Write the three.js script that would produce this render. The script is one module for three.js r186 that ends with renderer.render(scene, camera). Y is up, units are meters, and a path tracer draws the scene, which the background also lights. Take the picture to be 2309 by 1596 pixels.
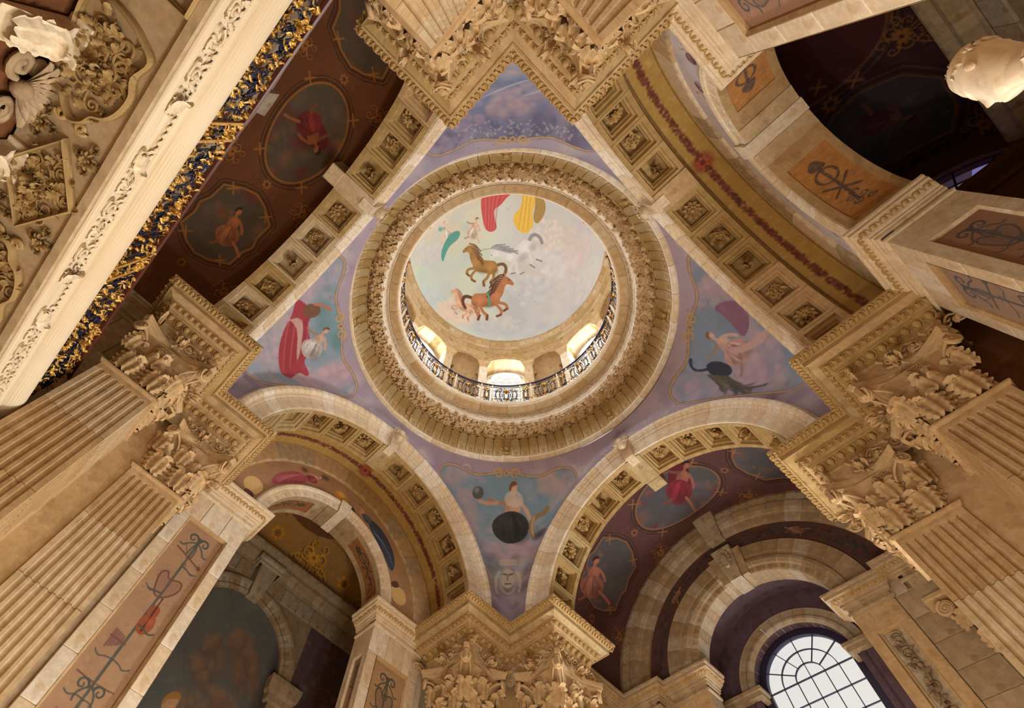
import * as THREE from 'three';
import { mergeGeometries } from 'three/addons/utils/BufferGeometryUtils.js';
import { RectAreaLightUniformsLib } from 'three/addons/lights/RectAreaLightUniformsLib.js';

// ---------- camera, sky, area lights, exposure ----------
const S = 4, Y = (h) => h * S + 1.6;                 // one survey unit is 4 m; the eye stands 1.6 m above the floor
const scene = new THREE.Scene();
const camera = new THREE.PerspectiveCamera(2 * Math.atan(832.4 / 1249.4) * 180 / Math.PI, 2649.8 / 1664.8, 0.05, 200);
camera.position.set(-3.1728, 1.6, -3.4553);
camera.up.set(-0.641625, 0.392766, -0.658826);
camera.lookAt(-3.1728 + 0.35856, 1.6 + 0.912904, -3.4553 + 0.195039);
camera.setViewOffset(2649.8, 1664.8, 340.8, 0, 2309, 1596);
scene.add(camera);

const renderer = new THREE.WebGLRenderer({ antialias: true });
renderer.toneMapping = THREE.LinearToneMapping;
renderer.toneMappingExposure = 1.0;
renderer.shadowMap.enabled = true;
RectAreaLightUniformsLib.init();
scene.background = new THREE.Color().setRGB(0.82, 0.80, 0.76);   // overcast daylight outside the windows
const LIGHT = { drum: 17, lower: 50, side: 9, lamp: 40 };
function areaLight(name, w, h, intensity, color, pos, target) {
  const l = new THREE.RectAreaLight(color, intensity, w, h);
  l.name = name; l.position.set(...pos); scene.add(l); l.lookAt(...target);
  return l;
}

// ---------- small tools ----------
const PI = Math.PI, cos = Math.cos, sin = Math.sin, abs = Math.abs, min = Math.min, max = Math.max, sqrt = Math.sqrt, hypot = Math.hypot;
const lerp = (a, b, t) => a + (b - a) * t, clamp = (x, a = 0, b = 1) => min(b, max(a, x));
const sstep = (a, b, x) => { const t = clamp((x - a) / (b - a)); return t * t * (3 - 2 * t); };
const deg = (d) => d * PI / 180;
function rng(seed) { let s = seed >>> 0; return () => { s = (s + 0x6D2B79F5) >>> 0; let t = Math.imul(s ^ (s >>> 15), 1 | s); t = (t + Math.imul(t ^ (t >>> 7), 61 | t)) ^ t; return ((t ^ (t >>> 14)) >>> 0) / 4294967296; }; }
function mk(pos, idx, uv) {
  const g = new THREE.BufferGeometry();
  g.setAttribute('position', new THREE.Float32BufferAttribute(pos, 3));
  g.setAttribute('uv', new THREE.Float32BufferAttribute(uv || new Float32Array(pos.length / 3 * 2), 2));
  g.setIndex(idx); g.computeVertexNormals();
  return g;
}
function grid(f, nu, nv) {                           // f(u, v) -> [x, y, z]
  const p = [], t = [], ix = [];
  for (let j = 0; j <= nv; j++) for (let i = 0; i <= nu; i++) { p.push(...f(i / nu, j / nv)); t.push(i / nu, j / nv); }
  for (let j = 0; j < nv; j++) for (let i = 0; i < nu; i++) { const a = j * (nu + 1) + i, b = a + 1, c = a + nu + 1, d = c + 1; ix.push(a, b, d, a, d, c); }
  return mk(p, ix, t);
}
const quad = (a, b, c, d) => mk([...a, ...b, ...c, ...d], [0, 1, 2, 0, 2, 3], [0, 0, 1, 0, 1, 1, 0, 1]);
const join = (l) => { l = l.flat(9).filter(Boolean); return l.length === 1 ? l[0] : mergeGeometries(l, false); };
function box(x0, x1, y0, y1, z0, z1, b = 0) {        // a block with chamfered edges
  if (x0 > x1) [x0, x1] = [x1, x0]; if (y0 > y1) [y0, y1] = [y1, y0]; if (z0 > z1) [z0, z1] = [z1, z0];
  const X = [x0, x1], Yy = [y0, y1], Z = [z0, z1], l = [];
  const P = (i, j, k, ax) => [X[i] + (ax !== 0 ? (i ? -b : b) : 0), Yy[j] + (ax !== 1 ? (j ? -b : b) : 0), Z[k] + (ax !== 2 ? (k ? -b : b) : 0)];
  for (const s of [0, 1]) {
    l.push(quad(...[[s, 0, 0], [s, 1, 0], [s, 1, 1], [s, 0, 1]].map((c) => P(...c, 0))));
    l.push(quad(...[[0, s, 0], [1, s, 0], [1, s, 1], [0, s, 1]].map((c) => P(...c, 1))));
    l.push(quad(...[[0, 0, s], [1, 0, s], [1, 1, s], [0, 1, s]].map((c) => P(...c, 2))));
  }
  if (b > 0) for (const i of [0, 1]) for (const j of [0, 1]) {
    l.push(quad(P(i, j, 0, 0), P(i, j, 1, 0), P(i, j, 1, 1), P(i, j, 0, 1)));
    l.push(quad(P(i, 0, j, 0), P(i, 1, j, 0), P(i, 1, j, 2), P(i, 0, j, 2)));
    l.push(quad(P(0, i, j, 1), P(1, i, j, 1), P(1, i, j, 2), P(0, i, j, 2)));
    for (const k of [0, 1]) l.push(mk([...P(i, j, k, 0), ...P(i, j, k, 1), ...P(i, j, k, 2)], [0, 1, 2]));
  }
  const g = join(l), c = [(x0 + x1) / 2, (y0 + y1) / 2, (z0 + z1) / 2];
  return outward(g, c);
}
function outward(g, c) {                             // turn every triangle away from c (convex solids)
  const p = g.attributes.position, ix = g.index.array, v = (i) => [p.getX(i) - c[0], p.getY(i) - c[1], p.getZ(i) - c[2]];
  for (let i = 0; i < ix.length; i += 3) {
    const [a, b, d] = [v(ix[i]), v(ix[i + 1]), v(ix[i + 2])];
    const n = [(b[1] - a[1]) * (d[2] - a[2]) - (b[2] - a[2]) * (d[1] - a[1]), (b[2] - a[2]) * (d[0] - a[0]) - (b[0] - a[0]) * (d[2] - a[2]), (b[0] - a[0]) * (d[1] - a[1]) - (b[1] - a[1]) * (d[0] - a[0])];
    if (n[0] * (a[0] + b[0] + d[0]) + n[1] * (a[1] + b[1] + d[1]) + n[2] * (a[2] + b[2] + d[2]) < 0) { const t = ix[i + 1]; ix[i + 1] = ix[i + 2]; ix[i + 2] = t; }
  }
  g.computeVertexNormals(); return g;
}
function warp(g, f) {                                // a copy bent by f(x, y, z) -> [x, y, z]
  const r = g.clone(), p = r.attributes.position;
  for (let i = 0; i < p.count; i++) p.setXYZ(i, ...f(p.getX(i), p.getY(i), p.getZ(i)));
  r.computeVertexNormals(); return r;
}
const moved = (g, x, y, z, rx = 0, ry = 0, rz = 0, s = 1) => g.clone().applyMatrix4(new THREE.Matrix4().compose(new THREE.Vector3(x, y, z), new THREE.Quaternion().setFromEuler(new THREE.Euler(rx, ry, rz)), typeof s === 'number' ? new THREE.Vector3(s, s, s) : new THREE.Vector3(...s)));
function basis(g, o, X, Yv, Z) { return g.clone().applyMatrix4(new THREE.Matrix4().makeBasis(new THREE.Vector3(...X), new THREE.Vector3(...Yv), new THREE.Vector3(...Z)).setPosition(...o)); }
function swapXZ(g) {                                 // mirror in the diagonal x = z
  const r = warp(g, (x, y, z) => [z, y, x]), ix = r.index.array;
  for (let i = 0; i < ix.length; i += 3) { const t = ix[i + 1]; ix[i + 1] = ix[i + 2]; ix[i + 2] = t; }
  r.computeVertexNormals(); return r;
}
function tri(g, s = 1, ox = 0, oy = 0) {             // box-mapped uv in metres
  const p = g.attributes.position, n = g.attributes.normal, uv = g.attributes.uv;
  for (let i = 0; i < p.count; i++) {
    const ax = abs(n.getX(i)), ay = abs(n.getY(i)), az = abs(n.getZ(i)), x = p.getX(i), y = p.getY(i), z = p.getZ(i);
    if (ay >= ax && ay >= az) uv.setXY(i, x * s + ox, z * s + oy); else if (ax >= az) uv.setXY(i, z * s + ox, y * s + oy); else uv.setXY(i, x * s + ox, y * s + oy);
  }
  return g;
}
function sweep(prof, P, n, { cap = false, smooth = false } = {}) { // profile [[a, b]...] carried by P(a, b, t)
  const l = [];
  if (smooth) l.push(grid((t, s) => { const q = s * (prof.length - 1), k = min(prof.length - 2, Math.floor(q)), f = q - k; return P(lerp(prof[k][0], prof[k + 1][0], f), lerp(prof[k][1], prof[k + 1][1], f), t); }, n, prof.length - 1));
  else for (let k = 0; k + 1 < prof.length; k++) l.push(grid((t, s) => P(lerp(prof[k][0], prof[k + 1][0], s), lerp(prof[k][1], prof[k + 1][1], s), t), n, 1));
  if (cap) {
    const f = THREE.ShapeUtils.triangulateShape(prof.map((q) => new THREE.Vector2(...q)), []);
    for (const t of [0, 1]) l.push(mk(prof.flatMap((q) => P(q[0], q[1], t)), f.flat()));
  }
  return join(l);
}
function tube(pts, r, seg = 6, closed = false) {     // pts [[x, y, z]...], r a number or r(t)
  const n = pts.length, R = typeof r === 'number' ? () => r : r, q = pts.map((p) => new THREE.Vector3(...p)), pos = [], ix = [], uv = [];
  let N = null;
  for (let i = 0; i < n; i++) {
    const T = q[closed ? (i + 1) % n : min(n - 1, i + 1)].clone().sub(q[closed ? (i + n - 1) % n : max(0, i - 1)]).normalize();
    if (!N) { N = abs(T.y) < 0.9 ? new THREE.Vector3(0, 1, 0) : new THREE.Vector3(1, 0, 0); }
    N.addScaledVector(T, -N.dot(T)).normalize();
    const B = T.clone().cross(N), rr = R(i / (n - 1));
    for (let k = 0; k <= seg; k++) { const a = k / seg * 2 * PI, c = cos(a) * rr, s = sin(a) * rr; pos.push(q[i].x + N.x * c + B.x * s, q[i].y + N.y * c + B.y * s, q[i].z + N.z * c + B.z * s); uv.push(i / n, k / seg); }
  }
  const rows = closed ? n : n - 1;
  for (let i = 0; i < rows; i++) for (let k = 0; k < seg; k++) { const a = i * (seg + 1) + k, b = ((i + 1) % n) * (seg + 1) + k; ix.push(a, b, b + 1, a, b + 1, a + 1); }
  return mk(pos, ix, uv);
}
const ball = (x, y, z, rx, ry = rx, rz = rx, a = 8, b = 6) => { const g = new THREE.SphereGeometry(1, a, b); g.scale(rx, ry, rz); g.translate(x, y, z); return g; };
function spiral(cx, cy, r0, r1, a0, turns, n = 22, z = 0) { const p = []; for (let i = 0; i <= n; i++) { const t = i / n, r = lerp(r0, r1, Math.pow(t, 0.85)), a = a0 + turns * 2 * PI * t; p.push([cx + r * cos(a), cy + r * sin(a), z]); } return p; }
function bez(p0, p1, p2, p3, n = 12) { const o = []; for (let i = 0; i <= n; i++) { const t = i / n, u = 1 - t; o.push([0, 1, 2].map((k) => u * u * u * (p0[k] || 0) + 3 * u * u * t * (p1[k] || 0) + 3 * u * t * t * (p2[k] || 0) + t * t * t * (p3[k] || 0))); } return o; }
function recess(P, rects, n = 1, m = 1) {            // nested rectangles [a0, a1, b0, b1, depth] on a surface P(a, b, depth)
  const l = [], E = (r) => [[r[0], r[2]], [r[1], r[2]], [r[1], r[3]], [r[0], r[3]]];
  for (let k = 0; k + 1 < rects.length; k++) {
    const A = rects[k], B = rects[k + 1], a = E(A), b = E(B);
    for (let e = 0; e < 4; e++) { const f = (e + 1) % 4; l.push(grid((s, t) => { const p = lerp(a[e][0], a[f][0], s), q = lerp(a[e][1], a[f][1], s), p2 = lerp(b[e][0], b[f][0], s), q2 = lerp(b[e][1], b[f][1], s); return P(lerp(p, p2, t), lerp(q, q2, t), lerp(A[4], B[4], t)); }, e % 2 ? m : n, 1)); }
  }
  const F = rects[rects.length - 1];
  l.push(grid((s, t) => P(lerp(F[0], F[1], s), lerp(F[2], F[3], t), F[4]), n, m));
  return join(l);
}
// ---------- objects: names, labels, parents ----------
const used = new Map();
function numbered(n) { const k = used.get(n) || 0; used.set(n, k + 1); return k ? n + '_' + String(k).padStart(3, '0') : n; }
function thing(name, label, category, { at = [0, 0, 0], turn = 0, group, kind } = {}) {
  const o = new THREE.Group(); o.name = numbered(name); o.position.set(...at); o.rotation.y = turn; scene.add(o);
  if (kind) o.userData.kind = kind;
  if (label) o.userData.label = label;
  if (category) o.userData.category = category;
  if (group) o.userData.group = group;
  return o;
}
function part(name, g, m, parent, stuff) {
  const o = new THREE.Mesh(Array.isArray(g) ? join(g) : g, m); o.name = numbered(parent.name.replace(/_\d+$/, '') === name ? name + '_piece' : name);
  o.castShadow = o.receiveShadow = true; if (stuff) o.userData.kind = 'stuff'; parent.add(o); return o;
}
function struct(name, g, m, label, turn = 0) { const o = part(name, g, m, scene); o.rotation.y = turn; o.userData.kind = 'structure'; if (label) o.userData.label = label; return o; }
// ---------- materials ----------
function fbmTile(n, period, oct, seed) {             // tileable value noise, 0..1
  const out = new Float32Array(n * n); let amp = 1, tot = 0;
  for (let o = 0; o < oct; o++) {
    const p = period << o, r = rng(seed + o * 77), L = Float32Array.from({ length: p * p }, () => r());
    for (let j = 0; j < n; j++) { const y = j / n * p, y0 = y | 0, fy = y - y0, sy = fy * fy * (3 - 2 * fy), a = (y0 % p) * p, b = ((y0 + 1) % p) * p;
      for (let i = 0; i < n; i++) { const x = i / n * p, x0 = x | 0, fx = x - x0, sx = fx * fx * (3 - 2 * fx), x1 = (x0 + 1) % p; out[j * n + i] += amp * lerp(lerp(L[a + x0], L[a + x1], sx), lerp(L[b + x0], L[b + x1], sx), sy); } }
    tot += amp; amp *= 0.55;
  }
  for (let i = 0; i < out.length; i++) out[i] /= tot;
  return out;
}
function dataTex(n, f, srgb = true) {
  const d = new Uint8Array(n * n * 4);
  for (let i = 0; i < n * n; i++) { const c = f(i); d[i * 4] = clamp(c[0]) * 255; d[i * 4 + 1] = clamp(c[1]) * 255; d[i * 4 + 2] = clamp(c[2]) * 255; d[i * 4 + 3] = 255; }
  const t = new THREE.DataTexture(d, n, n); t.wrapS = t.wrapT = THREE.RepeatWrapping; t.magFilter = t.minFilter = THREE.LinearFilter; if (srgb) t.colorSpace = THREE.SRGBColorSpace; t.needsUpdate = true; return t;
}
const N1 = fbmTile(512, 3, 6, 11), N2 = fbmTile(512, 5, 6, 23), N3 = fbmTile(512, 24, 4, 37), N4 = fbmTile(512, 2, 4, 51);
const mix3 = (a, b, t) => [lerp(a[0], b[0], t), lerp(a[1], b[1], t), lerp(a[2], b[2], t)];
function stoneTex(A, B, C, stain = 0.5) {            // main tone, second tone, stain tone
  return dataTex(512, (i) => {
    let c = mix3(A, B, sstep(0.32, 0.68, N1[i]));
    c = mix3(c, C, stain * sstep(0.56, 0.8, N2[i]));
    const vein = sstep(0.02, 0, abs(N4[i] - 0.5)) * 0.05, k = 0.93 + 0.14 * N3[i] - vein;
    return [c[0] * k, c[1] * k, c[2] * k];
  });
}
const bumpT = dataTex(512, (i) => { const v = 0.6 * N3[i] + 0.4 * N2[i]; return [v, v, v]; }, false);
const px = (r, g, b) => [r / 255, g / 255, b / 255];
const texWarm = stoneTex(px(206, 184, 150), px(190, 166, 128), px(164, 134, 94), 0.5);
const texGold = stoneTex(px(190, 168, 124), px(172, 148, 104), px(138, 112, 72), 0.55);
const texPale = stoneTex(px(232, 222, 206), px(218, 202, 178), px(196, 164, 122), 0.45);
const texGrey = stoneTex(px(196, 182, 160), px(172, 156, 134), px(140, 116, 90), 0.5);
const texPlaster = stoneTex(px(186, 166, 132), px(172, 150, 116), px(150, 126, 92), 0.4);
const std = (o) => new THREE.MeshStandardMaterial({ roughness: 0.8, side: THREE.DoubleSide, ...o });
const M = {};
const stoneM = (name, map, color = 0xffffff, o = {}) => (M[name] = std({ name, map, color, bumpMap: bumpT, bumpScale: 0.004, ...o }));
stoneM('warm', texWarm); stoneM('warm2', texWarm, 0xf8ecdc); stoneM('warm3', texWarm, 0xeee0cc);
stoneM('gold', texGold); stoneM('gold2', texGold, 0xfaf0da); stoneM('gold3', texGold, 0xeee0c4);
stoneM('pale', texPale); stoneM('pale2', texPale, 0xfaf2e4); stoneM('pale3', texPale, 0xf2e8d8);
stoneM('grey', texGrey); stoneM('grey2', texGrey, 0xf4e8d6); stoneM('grey3', texGrey, 0xe4d6c2);
stoneM('plaster', texPlaster, 0xffffff, { bumpScale: 0.003 }); stoneM('stucco', texPlaster, 0xf4e6c0);
stoneM('cream', texPale, 0xfaf6ea, { bumpScale: 0.002 });
stoneM('mauve', texGrey, 0x8e7ca6, { bumpScale: 0.003 });
stoneM('umber', texPlaster, 0x9a6a40); stoneM('beige', texPale, 0xe6cdb4, { bumpScale: 0.002 });
M.iron = std({ name: 'iron', color: 0x1b2340, metalness: 0.35, roughness: 0.42 });
M.gilt = std({ name: 'gilt', color: 0xd2a452, metalness: 0.5, roughness: 0.42 });
M.bronze = std({ name: 'bronze', color: 0x8d6f35, metalness: 0.3, roughness: 0.5 });
M.mahogany = std({ name: 'mahogany', color: 0x54281c, roughness: 0.4 });
M.white = std({ name: 'white', color: 0xe9e6dc, roughness: 0.55 });
M.bar = std({ name: 'bar', color: 0x2a2346, roughness: 0.5 });
M.marble = std({ name: 'marble', map: texPale, color: 0xf6f1e8, roughness: 0.45 });
M.glass = new THREE.MeshPhysicalMaterial({ name: 'glass', color: 0xffffff, transmission: 1, thickness: 0, roughness: 0, ior: 1.45, side: THREE.DoubleSide });
M.dim = new THREE.MeshPhysicalMaterial({ name: 'dim_glass', color: 0x7f7cc4, transmission: 1, thickness: 0, roughness: 0, ior: 1.45, side: THREE.DoubleSide });
M.floor = stoneM('floor', texPale, 0xfff6e8, { roughness: 0.5 });
const pick = (l, r) => l[Math.floor(r() * l.length)];
M.stoneRose = std({ name: 'carved_stone_relief_tint', map: texGold, color: 0xfff0d8, roughness: 0.85 });  // same stone as the mouldings; relief contrast put into its tint
M.carved = std({ name: 'carved_capital', map: texWarm, color: 0xfff4e4, roughness: 0.85 });
M.bronzeStone = std({ name: 'dark_joint', map: texGold, color: 0x7a6238 });
M.globe = std({ name: 'added_lamp_globe', color: 0xfff4e0, emissive: 0xfff0d8, emissiveIntensity: 1.4 });  // glowing globes of the added fill lamps
// ---------- carved ornament (base pieces in metres: x along, y up, z towards the viewer) ----------
function acanthus(w, h, curl = 2.2, lobes = 4, lean = 0.08, nu = 10, nv = 16) {
  const sp = [[0, 0, 0]]; let y = 0, z = 0;
  for (let i = 1; i <= nv; i++) { const t = i / nv, a = lean + curl * Math.pow(clamp((t - 0.58) / 0.42), 1.25); y += cos(a) * h / nv; z += sin(a) * h / nv; sp.push([y, z, a]); }
  return grid((u, v) => {
    const k = Math.round(v * nv), s = u * 2 - 1, t = v, lob = Math.pow(abs(sin((lobes + 0.5) * PI * t)), 0.7), edge = abs(s) > 0.5 ? lerp(1, 0.62 + 0.38 * lob, (abs(s) - 0.5) * 2) : 1;
    const W = w / 2 * (0.66 + 0.5 * sin(PI * clamp(t * 0.9 + 0.08))) * edge * (t > 0.84 ? sqrt(clamp((1.015 - t) / 0.175)) : 1);
    const a = sp[k][2], n = 0.085 * w * cos(s * PI * 3.5) * (1 - 0.25 * t) + 0.16 * w * (1 - s * s) - 0.05 * w * (1 - lob) * abs(s);
    return [s * W, sp[k][0] - sin(a) * n, sp[k][1] + cos(a) * n];
  }, nu, nv);
}
const leafSmall = (w, h) => acanthus(w, h, 1.5, 3, 0.5, 4, 7);
function petal(len, w, up = 0.3, roll = 0.8, nu = 4, nv = 6) {  // lies along +y, rises in z
  return grid((u, v) => { const s = u * 2 - 1, W = w / 2 * Math.pow(sin(PI * clamp(0.12 + v * 0.8)), 0.7), a = up - roll * v * v; return [s * W, v * len * cos(a * 0.4), 0.02 * len + len * (up * v - roll * 0.45 * v * v * v) + (0.18 * w) * (s * s - 0.3)]; }, nu, nv);
}
function rosette(kind, r) {                          // a carved coffer flower, r its radius
  const l = [], ring = (n, len, w, up, roll, off = 0, z = 0) => { for (let i = 0; i < n; i++) l.push(moved(petal(len, w, up, roll), 0, 0, z, 0, 0, (i + off) / n * 2 * PI)); };
  if (kind === 0) { ring(10, r, r * 0.52, 0.55, 0.75); ring(8, r * 0.55, r * 0.34, 0.8, 0.6, 0.5, 0.02); l.push(ball(0, 0, r * 0.3, r * 0.26, r * 0.26, r * 0.2)); }
  else if (kind === 1) { ring(6, r, r * 0.95, 0.45, 0.7); ring(5, r * 0.72, r * 0.72, 0.75, 0.7, 0.3, r * 0.06); ring(4, r * 0.45, r * 0.5, 1.1, 0.6, 0.2, r * 0.12); l.push(tube(spiral(0, 0, r * 0.2, r * 0.03, 0, 1.5, 14, r * 0.42), r * 0.06, 5)); }
  else if (kind === 2) { for (let i = 0; i < 5; i++) l.push(moved(acanthus(r * 0.8, r * 1.15, 2.0, 3, 0.9, 6, 10), 0, 0, 0.02, 0, 0, i / 5 * 2 * PI).applyMatrix4(new THREE.Matrix4())); ring(5, r * 0.5, r * 0.4, 0.9, 0.5, 0.5, r * 0.1); l.push(ball(0, 0, r * 0.34, r * 0.17)); }
  else { for (let i = 0; i < 4; i++) { const a = i / 4 * 2 * PI + 0.4; l.push(moved(tube(spiral(r * 0.45, 0, r * 0.32, r * 0.05, 2.6, -1.3, 16, r * 0.25), (t) => r * (0.12 - 0.06 * t), 5), 0, 0, 0, 0, 0, a)); l.push(moved(petal(r * 1.02, r * 0.55, 0.5, 0.8), 0, 0, 0, 0, 0, a + 0.8)); } l.push(ball(0, 0, r * 0.3, r * 0.2, r * 0.2, r * 0.25)); for (let i = 0; i < 6; i++) l.push(ball(r * 0.3 * cos(i * 1.047), r * 0.3 * sin(i * 1.047), r * 0.3, r * 0.1)); }
  const g = join(l); g.scale(1, 1, 1.9); g.computeVertexNormals(); return g;
}
function scrollUnit(L, H, r0 = 0.012, leaves = true) { // one bay of running scroll, x 0..L, y -H/2..H/2
  const l = [], R = H * 0.36;
  for (const k of [0, 1]) {
    const cx = L * (0.25 + 0.5 * k), sg = k ? -1 : 1;
    l.push(tube(spiral(cx, sg * H * 0.04, R, R * 0.12, sg * -PI * 0.5, sg * 1.75, 22, r0 * 1.2), (t) => r0 * (1.1 - 0.5 * t), 5));
    l.push(tube(bez([cx - L * 0.25, -sg * H * 0.1, r0], [cx - L * 0.15, -sg * H * 0.5, r0 * 2], [cx - L * 0.02, -sg * H * 0.42, r0 * 2], [cx, -sg * (R - H * 0.04), r0], 8), r0 * 0.9, 5));
    l.push(ball(cx, sg * H * 0.04, r0 * 2.2, H * 0.1, H * 0.1, r0 * 2.2, 7, 5));
    if (leaves) for (const [dx, dy, a, q] of [[-0.13, 0.36, 0.9, 1], [0.15, 0.34, -0.8, 1], [0.21, -0.2, -2.2, 0.9], [-0.2, -0.26, 2.4, 0.9], [0.06, -0.4, PI, 0.7]]) l.push(moved(leafSmall(H * 0.2 * q, H * 0.34 * q), cx + dx * L, sg * dy * H * 0.7, r0 * 0.4, 0, 0, a * sg));
  }
  return join(l);
}
function eggUnit(w) {                                // egg, its shell and a dart, x -w/2..w/2, y 0..~0.9w down to -0.45w
  const e = w * 0.3;
  return join([ball(0, 0, 0, e, e * 1.35, e * 0.9, 8, 6), tube([-1.15, -0.8, -0.4, 0, 0.4, 0.8, 1.15].map((a) => [sin(a) * e * 1.45, e * 0.25 - cos(a) * e * 1.75, e * 0.25]), w * 0.05, 5),
    moved(new THREE.ConeGeometry(w * 0.07, w * 0.7, 5, 1), w / 2, -w * 0.05, 0, PI, 0, 0)].map((g) => g));
}
function waterLeaf(w, h) {                           // an arched pair of stems with a leaf between: one repeat of the leaf strip
  const r = w * 0.085;
  return join([tube(bez([-w * 0.48, -h * 0.5, 0], [-w * 0.45, h * 0.2, r], [-w * 0.25, h * 0.5, r], [0, h * 0.45, 0], 7), r * 1.2, 5), tube(bez([w * 0.48, -h * 0.5, 0], [w * 0.45, h * 0.2, r], [w * 0.25, h * 0.5, r], [0, h * 0.45, 0], 7), r * 1.2, 5),
    moved(leafSmall(w * 0.42, h * 0.95), 0, -h * 0.5, 0, -0.25, 0, 0), ball(w * 0.36, h * 0.28, 0, w * 0.1, h * 0.16, r * 1.6, 5, 4), ball(-w * 0.36, h * 0.28, 0, w * 0.1, h * 0.16, r * 1.6, 5, 4)]);
}
const budUnit = (w, h) => join([moved(leafSmall(w * 0.7, h), 0, -h * 0.5, 0, -0.2, 0, 0), tube([[-w * 0.5, -h * 0.3, 0], [-w * 0.35, h * 0.25, h * 0.1], [-w * 0.1, h * 0.35, 0]], h * 0.07, 4), tube([[w * 0.5, -h * 0.3, 0], [w * 0.35, h * 0.25, h * 0.1], [w * 0.1, h * 0.35, 0]], h * 0.07, 4)]);
// lay a repeated piece from p to q: X along, Yv up its slope, Z out of the surface
function along(unit, p, q, step, Yv, Z, l = []) {
  const d = [q[0] - p[0], q[1] - p[1], q[2] - p[2]], L = hypot(...d), n = max(1, Math.round(L / step)), X = d.map((c) => c / L), k = L / n / step;
  const XX = X.map((c) => c * k);
  for (let i = 0; i < n; i++) { const t = (i + 0.5) / n; l.push(basis(unit, [p[0] + d[0] * t, p[1] + d[1] * t, p[2] + d[2] * t], XX, Yv, Z)); }
  return l;
}
function mask(r) {                                   // a carved bearded head with a crest of leaves
  const l = [];
  l.push(warp(new THREE.SphereGeometry(1, 18, 16), (x, y, z) => {
    let X = x * 0.62, Yy = y * 0.86, Z = z * 0.62;
    if (z > 0) { Z += 0.10 * Math.exp(-((x * x) / 0.02 + (y + 0.05) ** 2 / 0.06)); Z -= 0.10 * Math.exp(-((abs(x) - 0.32) ** 2 / 0.02 + (y - 0.18) ** 2 / 0.012)); Z += 0.06 * Math.exp(-((y - 0.34) ** 2 / 0.01)) * (abs(x) < 0.6 ? 1 : 0); Z -= 0.06 * Math.exp(-(x * x / 0.06 + (y + 0.38) ** 2 / 0.006)); Z += 0.05 * Math.exp(-((abs(x) - 0.4) ** 2 / 0.04 + (y + 0.12) ** 2 / 0.05)); }
    return [X * r, Yy * r, Z * r];
  }));
  for (let i = 0; i < 9; i++) { const a = -1.9 + i * 0.475; l.push(moved(acanthus(r * 0.42, r * 0.62, 1.9, 3, 0.4, 5, 8), sin(a) * r * 0.5, 0.1 * r + cos(a) * r * 0.62, r * 0.12, 0, 0, -a)); }
  for (let i = 0; i < 5; i++) { const a = PI - 0.7 + i * 0.35; l.push(moved(acanthus(r * 0.3, r * 0.5, 1.5, 2, 0.2, 4, 7), sin(a) * r * 0.45, cos(a) * r * 0.55, r * 0.25, 0, 0, -a)); }
  for (const s of [-1, 1]) { l.push(tube(spiral(s * r * 0.72, -r * 0.1, r * 0.24, r * 0.05, s > 0 ? PI : 0, s * 1.4, 14, r * 0.15), r * 0.07, 5)); l.push(ball(s * r * 0.24, r * 0.17, r * 0.56, r * 0.08)); }
  return join(l);
}
// ---------- painted surfaces (pigment only) ----------
function canvas(w, h, bg) { const c = document.createElement('canvas'); c.width = w; c.height = h; const x = c.getContext('2d'); x.fillStyle = bg; x.fillRect(0, 0, w, h); x.lineCap = x.lineJoin = 'round'; x.w = w; x.h = h; return [c, x]; }
function soften(c, k = 0.3, a = 0.8) {             // lay a softened copy over the work, as old thin paint
  const w = Math.round(c.width * k), h = Math.round(c.height * k), s = document.createElement('canvas'), x = c.getContext('2d'); s.width = w; s.height = h; const y = s.getContext('2d'); y.drawImage(c, 0, 0, w, h); x.setTransform(1, 0, 0, 1, 0, 0); x.globalAlpha = a; x.imageSmoothingEnabled = true; x.drawImage(s, 0, 0, c.width, c.height); x.globalAlpha = 1;
  const R = rng(w + h); for (let i = 0; i < 900; i++) blob(x, R() * c.width, R() * c.height, 3 + 14 * R() * R(), R() < 0.5 ? [235, 225, 215] : [70, 56, 56], 0.10);
}
function paintM(name, c, rough = 0.85) { soften(c); const t = new THREE.CanvasTexture(c); t.colorSpace = THREE.SRGBColorSpace; t.magFilter = t.minFilter = THREE.LinearFilter; M[name] = std({ name, map: t, roughness: rough }); }
const rgba = (c, a) => 'rgba(' + c.map((v) => Math.round(v)).join(',') + ',' + a + ')';
function blob(x, px_, py, r, c, a, sq = 1, rot = 0) {
  x.save(); x.translate(px_, py); x.rotate(rot); x.scale(1, sq); const g = x.createRadialGradient(0, 0, 0, 0, 0, r);
  g.addColorStop(0, rgba(c, a)); g.addColorStop(0.55, rgba(c, a * 0.6)); g.addColorStop(1, rgba(c, 0)); x.fillStyle = g; x.fillRect(-r, -r, 2 * r, 2 * r); x.restore();
}
function dabs(x, n, box4, cols, r0, r1, a, seed) { const R = rng(seed); for (let i = 0; i < n; i++) blob(x, lerp(box4[0], box4[2], R()), lerp(box4[1], box4[3], R()), lerp(r0, r1, R() * R()), pick(cols, R), a * (0.4 + 0.6 * R()), 0.45 + 0.5 * R(), R() * 3); }
function puff(x, cx, cy, r, lit, mid, n, seed, sq = 0.6) { // a heaped cloud: many small rounded dabs, paler at their upper edge
  const R = rng(seed); for (let i = 0; i < n; i++) { const a = R() * 6.28, q = sqrt(R()) * r, X = cx + cos(a) * q, Yy = cy + sin(a) * q * sq, k = r * (0.16 + 0.22 * R()); blob(x, X, Yy, k, mid, 0.35); blob(x, X - k * 0.25, Yy - k * 0.35, k * 0.6, lit, 0.35); }
}
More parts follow.
